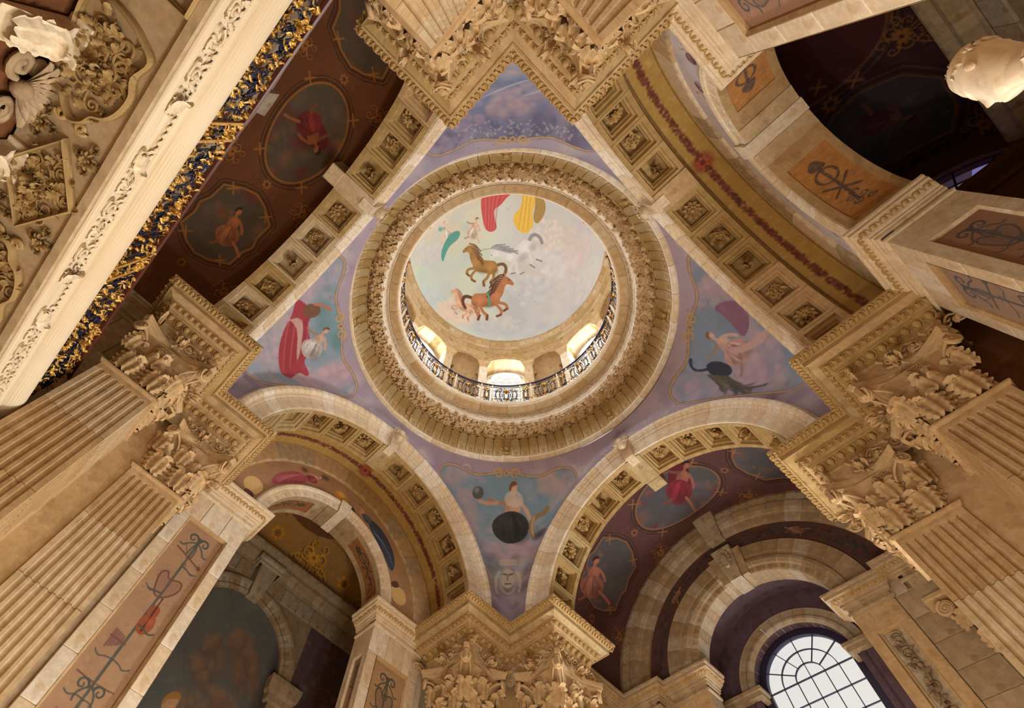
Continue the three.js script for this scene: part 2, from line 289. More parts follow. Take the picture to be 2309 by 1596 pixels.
function shape(x, pts, fill, line, lw = 1) {        // a closed outline smoothed through its points
  x.beginPath(); const n = pts.length, m = (a, b) => [(a[0] + b[0]) / 2, (a[1] + b[1]) / 2]; let s = m(pts[n - 1], pts[0]); x.moveTo(...s);
  for (let i = 0; i < n; i++) x.quadraticCurveTo(...pts[i], ...m(pts[i], pts[(i + 1) % n]));
  x.closePath(); if (fill) { x.fillStyle = fill; x.fill(); } if (line) { x.strokeStyle = line; x.lineWidth = lw; x.stroke(); }
}
function stroke(x, pts, c, w) { x.strokeStyle = c; x.lineWidth = w; x.beginPath(); x.moveTo(...pts[0]); if (pts.length === 2) x.lineTo(...pts[1]); else { for (let i = 1; i < pts.length - 1; i++) x.quadraticCurveTo(...pts[i], ...(i < pts.length - 2 ? [(pts[i][0] + pts[i + 1][0]) / 2, (pts[i][1] + pts[i + 1][1]) / 2] : pts[i + 1])); } x.stroke(); }
const rgb = (...c) => rgba(c, 1);
function inFrame(x, m, cx, cy, f) { x.save(); x.setTransform(m[0], m[1], m[2], m[3], m[4] - m[0] * cx - m[2] * cy, m[5] - m[1] * cx - m[3] * cy); f(x); x.restore(); }
function swirl(x, cx, cy, r, a0, turns, c, w) { x.strokeStyle = c; for (let i = 0; i < 24; i++) { const t = i / 24, u = (i + 1) / 24, q = (s) => [cx + r * (1 - 0.85 * s) * cos(a0 + turns * 6.283 * s), cy + r * (1 - 0.85 * s) * sin(a0 + turns * 6.283 * s)]; x.lineWidth = w * (1 - 0.6 * t); x.beginPath(); x.moveTo(...q(t)); x.lineTo(...q(u)); x.stroke(); } }
function arabesque(x, cx, cy, s, rot, c, dark) {     // painted gilt foliage
  x.save(); x.translate(cx, cy); x.rotate(rot); x.scale(s, s);
  for (const [dx, col] of [[0.04, dark], [0, c]]) for (const f of [-1, 1]) {
    x.save(); x.translate(dx, dx); x.scale(f, 1);
    swirl(x, 0.34, -0.05, 0.26, PI, 1.3, col, 0.07); swirl(x, 0.62, 0.28, 0.2, -2.2, -1.3, col, 0.06); swirl(x, 0.3, 0.52, 0.18, -1.2, 1.2, col, 0.055); swirl(x, 0.22, -0.5, 0.2, 1.8, -1.25, col, 0.06);
    stroke(x, [[0, 0.2], [0.3, 0.3], [0.6, 0.1], [0.9, 0.45]], col, 0.055); stroke(x, [[0, 0.1], [0.1, 0.5], [0.05, 0.8]], col, 0.05);
    for (let i = 0; i < 9; i++) { const a = -1.4 + i * 0.33; stroke(x, [[0.1 * cos(a), 0.1 * sin(a)], [0.2 * cos(a) + 0.03, 0.2 * sin(a)], [(0.24 + 0.08 * (i % 2)) * cos(a + 0.3), (0.24 + 0.08 * (i % 2)) * sin(a + 0.3)]], col, 0.06); }
    x.restore();
  }
  x.restore();
}
function flowerDot(x, cx, cy, r, c, d) { for (let i = 0; i < 7; i++) { const a = i / 7 * 6.283; x.fillStyle = c; x.beginPath(); x.ellipse(cx + r * 0.6 * cos(a), cy + r * 0.6 * sin(a), r * 0.34, r * 0.22, a, 0, 7); x.fill(); } x.strokeStyle = d; x.lineWidth = r * 0.1; x.beginPath(); x.arc(cx, cy, r * 0.34, 0, 7); x.stroke(); x.fillStyle = d; x.beginPath(); x.arc(cx, cy, r * 0.16, 0, 7); x.fill(); }
// generic painted people and horses, in a frame of about 100 units
function figure(x, cx, cy, s, rot, o) {
  x.save(); x.translate(cx, cy); x.rotate(rot); x.scale(s * (o.flip ? -1 : 1), s);
  const sk = o.skin || [214, 178, 156], sd = sk.map((v) => v * 0.78), dr = o.dress, dd = dr.map((v) => v * 0.6), dl = dr.map((v) => min(255, v * 1.28 + 12));
  if (o.cape) shape(x, [[-30, -40], [-8, -52], [14, -34], [26, 4], [18, 40], [-6, 56], [-24, 30], [-36, -4]], rgba(o.cape, 1));
  shape(x, [[-6, -26], [10, -30], [20, -12], [14, 6], [-8, 8], [-14, -8]], rgba(sk, 1)); blob(x, -8, -10, 12, sd, 0.6); blob(x, 8, -18, 9, sk.map((v) => min(255, v * 1.12)), 0.6);
  shape(x, [[-20, 2], [0, -6], [22, 0], [34, 18], [30, 40], [14, 56], [-10, 58], [-30, 40], [-34, 18]], rgba(dr, 1));
  const R = rng(o.seed || 3); for (let i = 0; i < 12; i++) { const q = -26 + 52 * R(); stroke(x, [[q * 0.5, 2 + 8 * R()], [q + 10 * R() - 5, 20 + 10 * R()], [q * 0.9 + 12 * R() - 6, 50 - abs(q) * 0.4 - 10 * R()]], rgba(R() < 0.5 ? dd : dl, 0.35 + 0.2 * R()), 2 + 5 * R()); } blob(x, 14, 40, 22, dd, 0.6); blob(x, -10, 14, 16, dl, 0.35);
  if (o.legs) { stroke(x, [[22, 38], [40, 52], [50, 66]], rgba(sk, 1), 8); stroke(x, [[-14, 48], [-24, 60], [-34, 62]], rgba(sd, 1), 7); }
  stroke(x, [[14, -22], [30, -10], [34, 8]], rgba(sk, 1), 7.5); stroke(x, [[-8, -22], [-26, -14], [-44, -22]], rgba(sd, 1), 7);
  stroke(x, [[2, -28], [3, -36]], rgba(sk, 1), 7); x.fillStyle = rgba(sk, 1); x.beginPath(); x.ellipse(4, -44, 8, 10, 0.2, 0, 7); x.fill(); blob(x, 7, -42, 6, sk.map((v) => min(255, v * 1.1)), 0.7);
  shape(x, [[-6, -42], [-4, -54], [6, -58], [13, -52], [8, -50], [0, -48], [-2, -38]], rgba(o.hair || [120, 84, 58], 1));
  if (o.wing) shape(x, [[-12, -18], [-34, -40], [-52, -30], [-46, -14], [-30, -6]], rgba(o.wing, 0.9));
  x.restore();
}
function horse(x, cx, cy, s, rot, flip, c, mane) {
  x.save(); x.translate(cx, cy); x.rotate(rot); x.scale(s * (flip ? -1 : 1), s);
  const d = c.map((v) => v * 0.68), l = c.map((v) => min(255, v * 1.18 + 10)), leg = (p, w) => { stroke(x, p, rgba(c, 1), w); stroke(x, p.slice(-2), rgba(mane, 1), w * 0.55); };
  stroke(x, [[-40, -4], [-60, -16], [-74, 6], [-66, 22]], rgba(mane, 0.95), 9);
  leg([[-30, 14], [-40, 32], [-26, 46], [-34, 60]], 9); leg([[-22, 16], [-18, 36], [-4, 46], [-8, 60]], 9);
  leg([[24, 10], [46, 12], [52, 28], [42, 34]], 8); leg([[20, 14], [36, 30], [34, 46], [22, 50]], 8);
  shape(x, [[-46, 0], [-36, -18], [-12, -16], [12, -18], [30, -12], [34, 6], [20, 20], [-6, 20], [-28, 24], [-44, 16]], rgba(c, 1));
  shape(x, [[14, -14], [26, -34], [36, -52], [48, -58], [60, -50], [70, -38], [66, -32], [54, -38], [46, -34], [42, -14], [32, 2], [18, 2]], rgba(c, 1));
  blob(x, -24, 2, 20, l, 0.5); blob(x, 24, -8, 14, l, 0.5); blob(x, 0, 16, 24, d, 0.55, 0.5); blob(x, 46, -40, 10, l, 0.4); blob(x, -38, 14, 14, d, 0.5);
  for (let i = 0; i < 9; i++) stroke(x, [[44 - i * 3.2, -60 + i * 5.2], [30 - i * 3, -62 + i * 6], [20 - i * 2.2 - (i % 2) * 6, -48 + i * 6]], rgba(mane, 0.9), 4);
  shape(x, [[44, -58], [46, -68], [52, -58]], rgba(c, 1)); x.fillStyle = rgba(mane, 1); x.beginPath(); x.arc(57, -47, 1.8, 0, 7); x.fill();
  x.restore();
}
{ // --- dome
  const [c, x] = canvas(2048, 2048, rgb(214, 220, 216));
  inFrame(x, [-2.55, -2.55, 2.55, -2.55, 1170, 818], 1150, 600, () => {
    const B = (n, bx, cols, r0, r1, a, s) => dabs(x, n, bx, cols, r0, r1, a, s);
    B(160, [820, 400, 1100, 780], [[206, 224, 214], [214, 226, 206], [222, 226, 206], [190, 208, 220]], 30, 110, 0.5, 1);
    B(160, [1160, 380, 1460, 800], [[206, 202, 212], [216, 206, 200], [198, 200, 210], [222, 212, 204]], 30, 110, 0.5, 2);
    B(90, [1000, 640, 1400, 820], [[178, 188, 198], [192, 198, 204], [204, 206, 208]], 20, 80, 0.5, 3);
    B(60, [880, 420, 1080, 560], [[184, 204, 220], [226, 212, 190], [232, 214, 190]], 20, 70, 0.5, 4);
    puff(x, 1260, 590, 62, [246, 244, 240], [214, 212, 220], 90, 5); puff(x, 1230, 530, 36, [250, 244, 236], [226, 212, 206], 50, 6, 0.9); puff(x, 1200, 660, 56, [238, 238, 236], [196, 202, 212], 70, 7);
    puff(x, 1310, 560, 44, [240, 222, 204], [214, 200, 204], 60, 8, 1.2); puff(x, 1330, 660, 60, [236, 224, 214], [204, 204, 212], 70, 9); puff(x, 1010, 720, 70, [246, 226, 204], [228, 206, 190], 80, 10, 0.5); puff(x, 1120, 752, 70, [236, 224, 212], [190, 198, 206], 80, 11, 0.4);
    puff(x, 950, 560, 50, [236, 232, 224], [208, 212, 220], 60, 12); puff(x, 980, 480, 40, [244, 226, 200], [222, 214, 206], 50, 13); puff(x, 1330, 480, 50, [226, 220, 222], [204, 200, 212], 60, 14);
    puff(x, 930, 660, 40, [224, 232, 228], [196, 212, 222], 50, 15);
    shape(x, [[1092, 430], [1118, 424], [1150, 428], [1156, 440], [1140, 452], [1128, 470], [1112, 478], [1116, 500], [1122, 520], [1108, 528], [1094, 520], [1088, 490], [1084, 456]], rgb(206, 92, 92)); for (let i = 0; i < 8; i++) stroke(x, [[1094 + i * 5, 434 + i], [1098 + i * 3, 470], [1096 + i * 3, 520]], rgba(i % 2 ? [166, 58, 66] : [228, 132, 126], 0.3), 3);
    shape(x, [[1172, 434], [1200, 436], [1202, 466], [1194, 484], [1200, 516], [1180, 534], [1158, 518], [1154, 490], [1174, 474]], rgb(238, 196, 84)); shape(x, [[1200, 440], [1222, 450], [1226, 480], [1208, 512], [1196, 500], [1202, 470]], rgb(176, 146, 84)); for (let i = 0; i < 6; i++) stroke(x, [[1176 + i * 4, 440], [1172 + i * 4, 490], [1166 + i * 5, 522]], rgba(i % 2 ? [250, 220, 130] : [206, 156, 54], 0.35), 2.5);
    figure(x, 1070, 515, 0.42, 0.3, { skin: [226, 190, 164], dress: [222, 196, 176], hair: [140, 100, 64], legs: 1 }); figure(x, 1004, 512, 0.40, -0.3, { skin: [228, 206, 182], dress: [232, 220, 204], hair: [190, 170, 130], wing: [120, 186, 178] });
    shape(x, [[1014, 520], [1040, 516], [1036, 536], [1012, 548], [1000, 566], [990, 588], [986, 566], [996, 544]], rgb(96, 168, 160));
    horse(x, 1168, 572, 0.80, -0.75, true, [226, 226, 230], [150, 150, 158]);
    horse(x, 1090, 598, 0.74, 0.12, true, [172, 130, 74], [122, 88, 50]);
    horse(x, 1034, 694, 0.62, 0.35, true, [226, 178, 148], [188, 130, 100]);
    horse(x, 1098, 676, 0.92, -0.04, false, [186, 124, 84], [96, 62, 44]); stroke(x, [[1098, 660], [1104, 676], [1102, 694]], rgb(88, 160, 140), 5);
    for (const [a, b] of [[1, 2], [3, 1]]) stroke(x, [[1060, 570 + a * 3], [1080, 566 - b * 3], [1110, 562]], rgba([110, 90, 80], 0.5), 0.8);
  });
  paintM('dome', c);
}
function pendCanvas(name, seed, sky, warm, lil, f) {
  const W = 1024, H = 768, [c, x] = canvas(W, H, rgba(lil, 1));
  dabs(x, 260, [0, 0, W, H], [lil, lil.map((v) => v * 0.92), [186, 172, 190], [198, 186, 200]], 30, 130, 0.5, seed);
  // grisaille scrolls in the outer field
  const R = rng(seed + 5); for (const s of [-1, 1]) for (let i = 0; i < 26; i++) { const X = W / 2 + s * (150 + 360 * R()), Yy = 10 + 90 * R() + abs(X - W / 2) * 0.08; blob(x, X, Yy, 26 + 30 * R(), pick([[204, 196, 204], [164, 150, 178], [150, 140, 170], [214, 206, 206]], R), 0.5); if (i % 3 === 0) swirl(x, X, Yy, 14 + 16 * R(), R() * 6, 1.3 * s, rgba([216, 208, 210], 0.7), 5); }
  for (let i = 0; i < 60; i++) blob(x, 400 + 224 * R(), 380 + 380 * R(), 18 + 26 * R(), pick([[134, 120, 138], [168, 156, 166], [120, 108, 122]], R), 0.4);
  const fr = [[W * 0.5, 34], [W * 0.46, 40], [W * 0.38, 62], [W * 0.30, 40], [W * 0.235, 50], [W * 0.225, 110], [W * 0.29, 190], [W * 0.36, 300], [W * 0.41, 400], [W * 0.44, 470], [W * 0.47, 500], [W * 0.5, 490]];
  const pts = [...fr, ...fr.slice(1, -1).reverse().map(([a, b]) => [W - a, b])];
  x.save(); shape(x, pts, rgba(sky, 1)); x.clip();
  dabs(x, 120, [180, 20, 850, 520], [sky, sky.map((v) => v * 0.9), [164, 178, 206]], 30, 110, 0.6, seed + 1); dabs(x, 150, [180, 220, 850, 520], [warm, [200, 178, 196], [212, 190, 190]], 24, 90, 0.6, seed + 2); dabs(x, 60, [180, 20, 400, 300], [warm, [196, 174, 200]], 24, 80, 0.6, seed + 3); dabs(x, 60, [640, 20, 850, 300], [warm, [206, 180, 190]], 24, 80, 0.6, seed + 4);
  f(x); x.restore();
  shape(x, pts, null, rgba([120, 104, 110], 0.5), 12); shape(x, pts, null, rgb(214, 182, 128), 5);
  for (const s of [-1, 1]) { swirl(x, W / 2 + s * 34, 44, 20, s > 0 ? 0 : PI, s * -1.4, rgb(216, 180, 120), 8); swirl(x, W / 2 + s * 120, 455, 20, 1, s * 1.3, rgb(206, 184, 140), 6); } flowerDot(x, W / 2, 40, 15, rgb(214, 176, 130), rgb(150, 110, 80));
  return [c, x];
}
{
  let [c, x] = pendCanvas('A', 100, [132, 166, 190], [210, 178, 178], [180, 166, 192], (x) => inFrame(x, [1.54, -0.045, -0.016, 1.835, 525, 200], 1150, 1160, () => {
    puff(x, 1160, 1250, 60, [214, 190, 200], [178, 158, 184], 50, 1, 0.4);
    figure(x, 1152, 1158, 1.22, 0.04, { skin: [222, 184, 160], dress: [52, 54, 58], hair: [134, 82, 56], seed: 4 }); shape(x, [[1136, 1118], [1150, 1108], [1176, 1110], [1186, 1140], [1160, 1146], [1138, 1138]], rgba([226, 214, 204], 0.75));
    x.fillStyle = rgb(92, 96, 98); x.beginPath(); x.arc(1071, 1117, 14, 0, 7); x.fill(); blob(x, 1067, 1112, 9, [170, 176, 178], 0.8); stroke(x, [[1076, 1134], [1100, 1142], [1120, 1134]], rgb(212, 172, 150), 8);
    stroke(x, [[1200, 1215], [1192, 1190], [1204, 1168], [1230, 1162], [1236, 1152]], rgb(160, 134, 96), 10); stroke(x, [[1200, 1215], [1192, 1190], [1204, 1168]], rgb(206, 182, 138), 4); blob(x, 1212, 1216, 18, [70, 60, 70], 0.9);
  }));
  inFrame(x, [1.24, -0.1, 0, 2.05, 517, 494], 1145, 1310, () => { for (let i = 0; i < 26; i++) blob(x, 1145 + 44 * cos(i * 2.4), 1300 + 40 * sin(i * 1.7), 16, [[196, 186, 178], [112, 100, 106], [150, 138, 140]][i % 3], 0.55); x.fillStyle = rgb(196, 184, 170); x.beginPath(); x.ellipse(1145, 1304, 15, 22, 0, 0, 7); x.fill(); for (let i = 0; i < 16; i++) blob(x, 1128 + (i % 8) * 5, 1272 - (i > 7 ? 7 : 0), 5, [206, 194, 176], 0.9); for (const s of [-1, 1]) { stroke(x, [[1145 + s * 3, 1296], [1145 + s * 11, 1294]], rgb(96, 80, 76), 3); stroke(x, [[1145 + s * 20, 1290], [1145 + s * 34, 1310], [1145 + s * 24, 1340]], rgba([206, 196, 186], 0.8), 6); } stroke(x, [[1145, 1296], [1144, 1308]], rgb(140, 122, 110), 3); stroke(x, [[1139, 1316], [1151, 1316]], rgb(96, 76, 72), 3); stroke(x, [[1130, 1326], [1145, 1352], [1160, 1326]], rgb(176, 164, 154), 5); });
  paintM('pendA', c);
  [c, x] = pendCanvas('B', 200, [150, 176, 196], [204, 184, 200], [184, 174, 196], (x) => inFrame(x, [0.58, -1.89, 1.44, 0.35, 544, 182], 695, 780, () => {
    puff(x, 620, 790, 50, [220, 206, 214], [180, 168, 190], 50, 1); puff(x, 720, 860, 70, [224, 200, 200], [186, 166, 190], 60, 2, 0.4); dabs(x, 40, [700, 640, 790, 800], [[96, 150, 150], [110, 160, 176]], 14, 40, 0.5, 7);
    shape(x, [[655, 680], [672, 684], [700, 700], [690, 730], [700, 770], [704, 800], [680, 812], [694, 840], [688, 850], [672, 836], [650, 846], [630, 850], [622, 820], [626, 780], [640, 740], [652, 720]], rgb(176, 62, 76)); for (let i = 0; i < 10; i++) stroke(x, [[648 + i * 5, 724], [640 + i * 6, 780], [632 + i * 6, 836 - i * 4]], rgba(i % 3 ? [134, 36, 52] : [226, 150, 150], 0.28), 4);
    shape(x, [[640, 730], [672, 716], [684, 740], [676, 800], [666, 816], [672, 750], [654, 728]], rgba([222, 204, 190], 0.8));
    figure(x, 712, 770, 0.75, 0.55, { skin: [218, 182, 160], dress: [196, 192, 190], hair: [124, 90, 60], seed: 8 }); shape(x, [[676, 692], [696, 682], [716, 690], [712, 710], [690, 720], [676, 708]], rgb(128, 92, 70)); stroke(x, [[700, 684], [716, 680], [732, 690]], rgb(196, 130, 110), 8);
  }));
  paintM('pendB', c);
  [c, x] = pendCanvas('C', 300, [128, 136, 176], [172, 160, 184], [176, 170, 194], (x) => inFrame(x, [-1.27, -0.09, -0.04, -1.9, 515, 120], 1155, 270, () => {
    dabs(x, 90, [950, 260, 1350, 350], [[92, 92, 128], [104, 102, 136], [120, 116, 150]], 16, 50, 0.6, 1); dabs(x, 60, [1080, 130, 1260, 220], [[126, 150, 184], [150, 170, 194], [104, 130, 168]], 8, 30, 0.7, 2); for (let i = 0; i < 26; i++) stroke(x, [[1090 + 6 * i, 175 + (i * 37) % 40], [1100 + 6 * i, 170 + (i * 37) % 40], [1124 + 6 * i, 160 + (i * 37) % 40]], rgba([198, 210, 222], 0.5), 2);
    puff(x, 1150, 240, 52, [206, 188, 192], [168, 152, 172], 60, 3, 0.45); puff(x, 1060, 262, 36, [190, 168, 178], [150, 140, 168], 40, 4, 0.5); const R = rng(9); for (let i = 0; i < 220; i++) blob(x, 1010 + 290 * R(), 270 + 60 * R(), 2 + 2.5 * R(), [206, 208, 200], 0.7);
  }));
  dabs(x, 40, [430, 330, 600, 420], [[150, 168, 196], [196, 186, 200]], 10, 40, 0.6, 5);
  paintM('pendC', c);
  [c, x] = pendCanvas('D', 400, [142, 166, 198], [206, 184, 208], [190, 178, 200], (x) => inFrame(x, [0.53, 1.53, -1.3, 0.42, 462, 183], 1640, 800, () => {
    puff(x, 1700, 820, 70, [218, 200, 220], [184, 164, 196], 80, 1, 0.9); puff(x, 1620, 650, 60, [216, 196, 206], [190, 170, 190], 60, 2); shape(x, [[1620, 690], [1650, 676], [1690, 690], [1700, 730], [1680, 770], [1660, 740], [1640, 710]], rgb(150, 112, 142));
    figure(x, 1640, 782, 0.98, -1.0, { skin: [224, 194, 186], dress: [206, 170, 172], hair: [150, 112, 80], legs: 1, seed: 5 }); stroke(x, [[1662, 790], [1700, 786], [1742, 754]], rgb(216, 186, 184), 15);
    shape(x, [[1590, 830], [1606, 814], [1640, 818], [1656, 836], [1640, 852], [1606, 850]], rgb(54, 62, 84)); stroke(x, [[1596, 836], [1574, 846], [1558, 832], [1560, 816]], rgb(52, 66, 104), 6); for (let i = 0; i < 16; i++) stroke(x, [[1600 + i * 3, 850], [1620 + i * 5, 866 + (i % 4) * 6], [1640 + i * 7, 862 + (i % 5) * 7]], rgba([[96, 98, 92], [124, 118, 104], [78, 82, 88]][i % 3], 0.8), 6);
  }));
  paintM('pendD', c);
}
// --- barrel vaults of the two deep arms
function vaultCanvas(name, base, mid, gold, ovalM, ovalC, octM, octC, seed, pic) {
  const [c, x] = canvas(2048, 512, rgba(base, 1)); dabs(x, 300, [0, 0, 2048, 512], [base, mid, base.map((v) => v * 0.85)], 20, 100, 0.4, seed);
  const ring = (f) => { for (const [w, col] of [[56, base.map((v) => v * 0.62)], [46, mid], [36, base.map((v) => v * 0.7)], [20, gold.map((v) => v * 0.5)], [12, mid.map((v) => v * 1.1)], [4, gold]]) f(w, rgba(col, 1)); };
  const oval = () => { x.beginPath(); x.ellipse(1010, 262, 215, 150, 0, 0, 7); }, oct = (X) => { x.beginPath(); const p = [[-150, -60], [-110, -130], [-40, -130], [0, -146], [40, -130], [110, -130], [150, -60], [166, 0], [150, 60], [110, 130], [40, 130], [0, 146], [-40, 130], [-110, 130], [-150, 60], [-166, 0]]; p.forEach((q, i) => x[i ? 'lineTo' : 'moveTo'](X + q[0] * 1.05, 262 + q[1])); x.closePath(); };
  for (const f of [() => oct(510), () => oct(1500), oval]) { ring((w, col) => { f(); x.strokeStyle = col; x.lineWidth = w; x.stroke(); }); f(); x.fillStyle = rgba(pic[0], 1); x.fill(); x.save(); f(); x.clip(); const X = f === oval ? 1010 : 0; if (f === oval) dabs(x, 70, [780, 100, 1240, 430], pic, 20, 80, 0.7, seed + 3); else dabs(x, 120, [330, 100, 1690, 430], pic, 20, 70, 0.7, seed + 4); x.restore(); f(); x.strokeStyle = rgba(gold, 0.9); x.lineWidth = 5; x.stroke(); }
  const R = rng(seed); for (const X of [300, 760, 1262, 1720]) for (const Yy of [60, 464]) arabesque(x, X, Yy, 74, Yy < 200 ? PI : 0, rgba(gold, 0.85), rgba(base.map((v) => v * 0.5), 0.9));
  for (const [X, Yy] of [[745, 262], [1268, 262], [280, 262], [1745, 262]]) flowerDot(x, X, Yy, 22, rgba(gold, 0.9), rgba(base.map((v) => v * 0.6), 1));
  for (const [X, Yy] of [[840, 140], [840, 384], [1182, 140], [1182, 384], [380, 170], [380, 354], [640, 170], [640, 354], [1370, 170], [1370, 354], [1630, 170], [1630, 354]]) for (const q of [0.78, -0.78]) stroke(x, [[X - 24 * cos(q), Yy - 24 * sin(q)], [X + 24 * cos(q), Yy + 24 * sin(q)]], rgba(gold, 0.9), 7);
  inFrame(x, ovalM, ...ovalC, () => { figure(x, ovalC[0] + 5, ovalC[1] - 5, 0.9, name === 'vaultBalcony' ? 2.8 : 0.2, { skin: pic[3], dress: pic[4], hair: [60, 40, 30], legs: 1, cape: [130, 40, 44] }); });
  inFrame(x, octM, ...octC, () => { figure(x, octC[0] - 4, octC[1], 0.85, name === 'vaultBalcony' ? 0.4 : 0.1, { skin: pic[3].map((v) => min(255, v * 1.15)), dress: pic[3], hair: [70, 44, 30], legs: 1, wing: [150, 96, 60] }); });
  for (let i = 0; i < 40; i++) { for (const Yy of [10, 502]) { x.fillStyle = rgba(base.map((v) => v * 0.55), 1); x.fillRect(i * 52, Yy - 10, 50, 20); } }
  paintM(name, c);
}
vaultCanvas('vaultBalcony', [140, 88, 50], [160, 108, 62], [218, 150, 62], [-1.24, 1.51, 1.29, 1.12, 1004, 273], [700, 305], [-1.215, 1.29, 1.37, 1.38, 1487, 284], [525, 510], 31, [[112, 100, 84], [150, 128, 104], [134, 116, 84], [196, 128, 86], [150, 50, 48]]);
vaultCanvas('vaultWindow', [124, 86, 80], [146, 108, 90], [206, 156, 92], [1.49, -1.42, -1.54, -2.27, 1064, 312], [1530, 1090], [1.475, -2.48, -1.69, -1.07, 452, 327], [1340, 1300], 41, [[112, 120, 122], [168, 136, 116], [120, 132, 140], [206, 142, 112], [168, 52, 66]]);
{ // --- bands, lunettes and soffits
  let [c, x] = canvas(2048, 128, rgb(166, 132, 66)); const R = rng(61); dabs(x, 120, [0, 0, 2048, 128], [[176, 144, 80], [150, 116, 56]], 20, 60, 0.5, 62);
  for (let i = 0; i < 1500; i++) blob(x, R() * 2048, 74 + (R() - 0.5) * 18, 4 + 5 * R(), pick([[92, 44, 28], [112, 58, 34], [76, 36, 26]], R), 0.8); blob(x, 1024, 74, 46, [110, 34, 26], 1); flowerDot(x, 1024, 74, 26, rgb(168, 74, 44), rgb(96, 26, 22)); x.fillStyle = rgb(112, 84, 44); x.fillRect(0, 16, 2048, 5); x.fillRect(0, 112, 2048, 6); paintM('garland', c);
  const lun = (name, bg, cols, f) => { const [c2, y] = canvas(2048, 256, rgba(bg, 1)); dabs(y, 200, [0, 0, 2048, 256], cols, 30, 110, 0.5, name.length * 7); f(y); paintM(name, c2); };
  lun('lunetteStair', [170, 132, 96], [[178, 138, 96], [160, 122, 92], [190, 146, 84]], (y) => {          // canvas x runs from the balcony side to the window side (right to left in the arch)
    const X = (u) => u * 2048; y.save(); y.translate(2048, 0); y.scale(-1, 1); const Q = (u) => (1 - u) * 2048;
    y.restore();
    const put = (u, v, s, rot, o) => { y.save(); y.translate(X(u), v); y.scale(-1.25, 1); figure(y, 0, 0, s, rot, o); y.restore(); };
    // reclining pair, one in blue, one in rose, with golden vessels
    shape(y, [[X(0.80), 130], [X(0.74), 70], [X(0.66), 60], [X(0.60), 110], [X(0.62), 190], [X(0.72), 220], [X(0.82), 200]], rgb(62, 70, 92)); for (let i = 0; i < 10; i++) stroke(y, [[X(0.80 - i * 0.018), 150], [X(0.74 - i * 0.012), 120 + i * 4], [X(0.66), 180]], rgba([150, 164, 182], 0.5), 4);
    put(0.585, 120, 1.25, 0.9, { skin: [206, 156, 120], dress: [90, 90, 110], hair: [96, 60, 40] }); 
    shape(y, [[X(0.52), 200], [X(0.5), 120], [X(0.455), 110], [X(0.44), 180], [X(0.47), 225]], rgb(214, 158, 64)); blob(y, X(0.475), 140, 46, [240, 200, 120], 0.7); shape(y, [[X(0.56), 220], [X(0.54), 170], [X(0.51), 170], [X(0.51), 230]], rgb(72, 62, 60));
    put(0.36, 120, 1.25, -0.9, { skin: [214, 166, 140], dress: [150, 66, 76], hair: [110, 70, 50] });
    shape(y, [[X(0.34), 140], [X(0.29), 90], [X(0.20), 120], [X(0.15), 190], [X(0.2), 230], [X(0.3), 220]], rgb(168, 78, 90)); for (let i = 0; i < 9; i++) stroke(y, [[X(0.33 - i * 0.015), 110 + i * 5], [X(0.26 - i * 0.01), 150 + i * 4], [X(0.19), 200]], rgba([206, 130, 130], 0.5), 5); blob(y, X(0.40), 60, 40, [80, 60, 46], 0.9); blob(y, X(0.32), 60, 36, [92, 64, 46], 0.9);
    for (const u of [0.9, 0.085]) { shape(y, [[X(u - 0.035), 220], [X(u - 0.03), 90], [X(u + 0.01), 60], [X(u + 0.04), 120], [X(u + 0.03), 225]], rgb(224, 186, 126)); shape(y, [[X(u - 0.04), 225], [X(u - 0.055), 150], [X(u - 0.03), 120], [X(u - 0.02), 200]], rgb(96, 62, 52)); }
  });
  lun('lunetteVault', [206, 196, 200], [[212, 204, 208], [186, 178, 196], [214, 206, 196], [176, 172, 196]], (y) => { for (const [u, q] of [[0.84, 1], [0.7, -1], [0.3, 1], [0.16, -1]]) { figure(y, u * 2048, 130, 1.3, q * 0.8, { skin: [216, 190, 170], dress: u > 0.6 ? [120, 84, 92] : [150, 160, 180], hair: [100, 80, 70] }); puff(y, u * 2048 + 120, 170, 90, [230, 224, 220], [190, 180, 196], 40, u * 100); } blob(y, 0.93 * 2048, 120, 90, [224, 186, 130], 0.9); blob(y, 0.9 * 2048, 90, 60, [96, 80, 84], 0.8); });
  lun('lunetteWindow', [92, 62, 54], [[80, 54, 50], [104, 72, 58], [66, 48, 50]], (y) => { const q = rng(77); for (let i = 0; i < 700; i++) { const u = q(); blob(y, u * 2048, 128 + (q() - 0.5) * 120, 8 + 14 * q(), pick([[46, 42, 48], [70, 64, 58], [110, 40, 50], [88, 78, 70], [60, 58, 72]], q), 0.8); } for (const u of [0.3, 0.72]) { figure(y, u * 2048, 120, 1.2, u < 0.5 ? 1.2 : -1.2, { skin: [168, 124, 96], dress: [140, 98, 80], hair: [60, 44, 40], legs: 1 }); } });
  for (const [n, bg, ink] of [['soffit_stair', [150, 96, 48], [64, 58, 50]], ['soffit_vault', [190, 132, 70], [88, 74, 70]]]) { const [c2, y] = canvas(512, 128, rgba(bg, 1)); dabs(y, 60, [0, 0, 512, 128], [bg, bg.map((v) => v * 0.88)], 20, 60, 0.5, 3); const k = rgba(ink, 0.9); stroke(y, [[120, 70], [240, 60], [400, 66]], k, 10); stroke(y, [[200, 30], [240, 64], [290, 104]], k, 12); stroke(y, [[210, 100], [250, 64], [300, 26]], k, 9); y.beginPath(); y.ellipse(350, 66, 46, 30, 0, 0, 7); y.strokeStyle = k; y.lineWidth = 9; y.stroke(); for (let i = 0; i < 5; i++) swirl(y, 90 + i * 22, 40 + (i * 31) % 50, 16, i, 1.2, k, 6); shape(y, [[400, 40], [450, 50], [470, 70], [440, 92], [404, 88]], k); paintM(n, c2); }
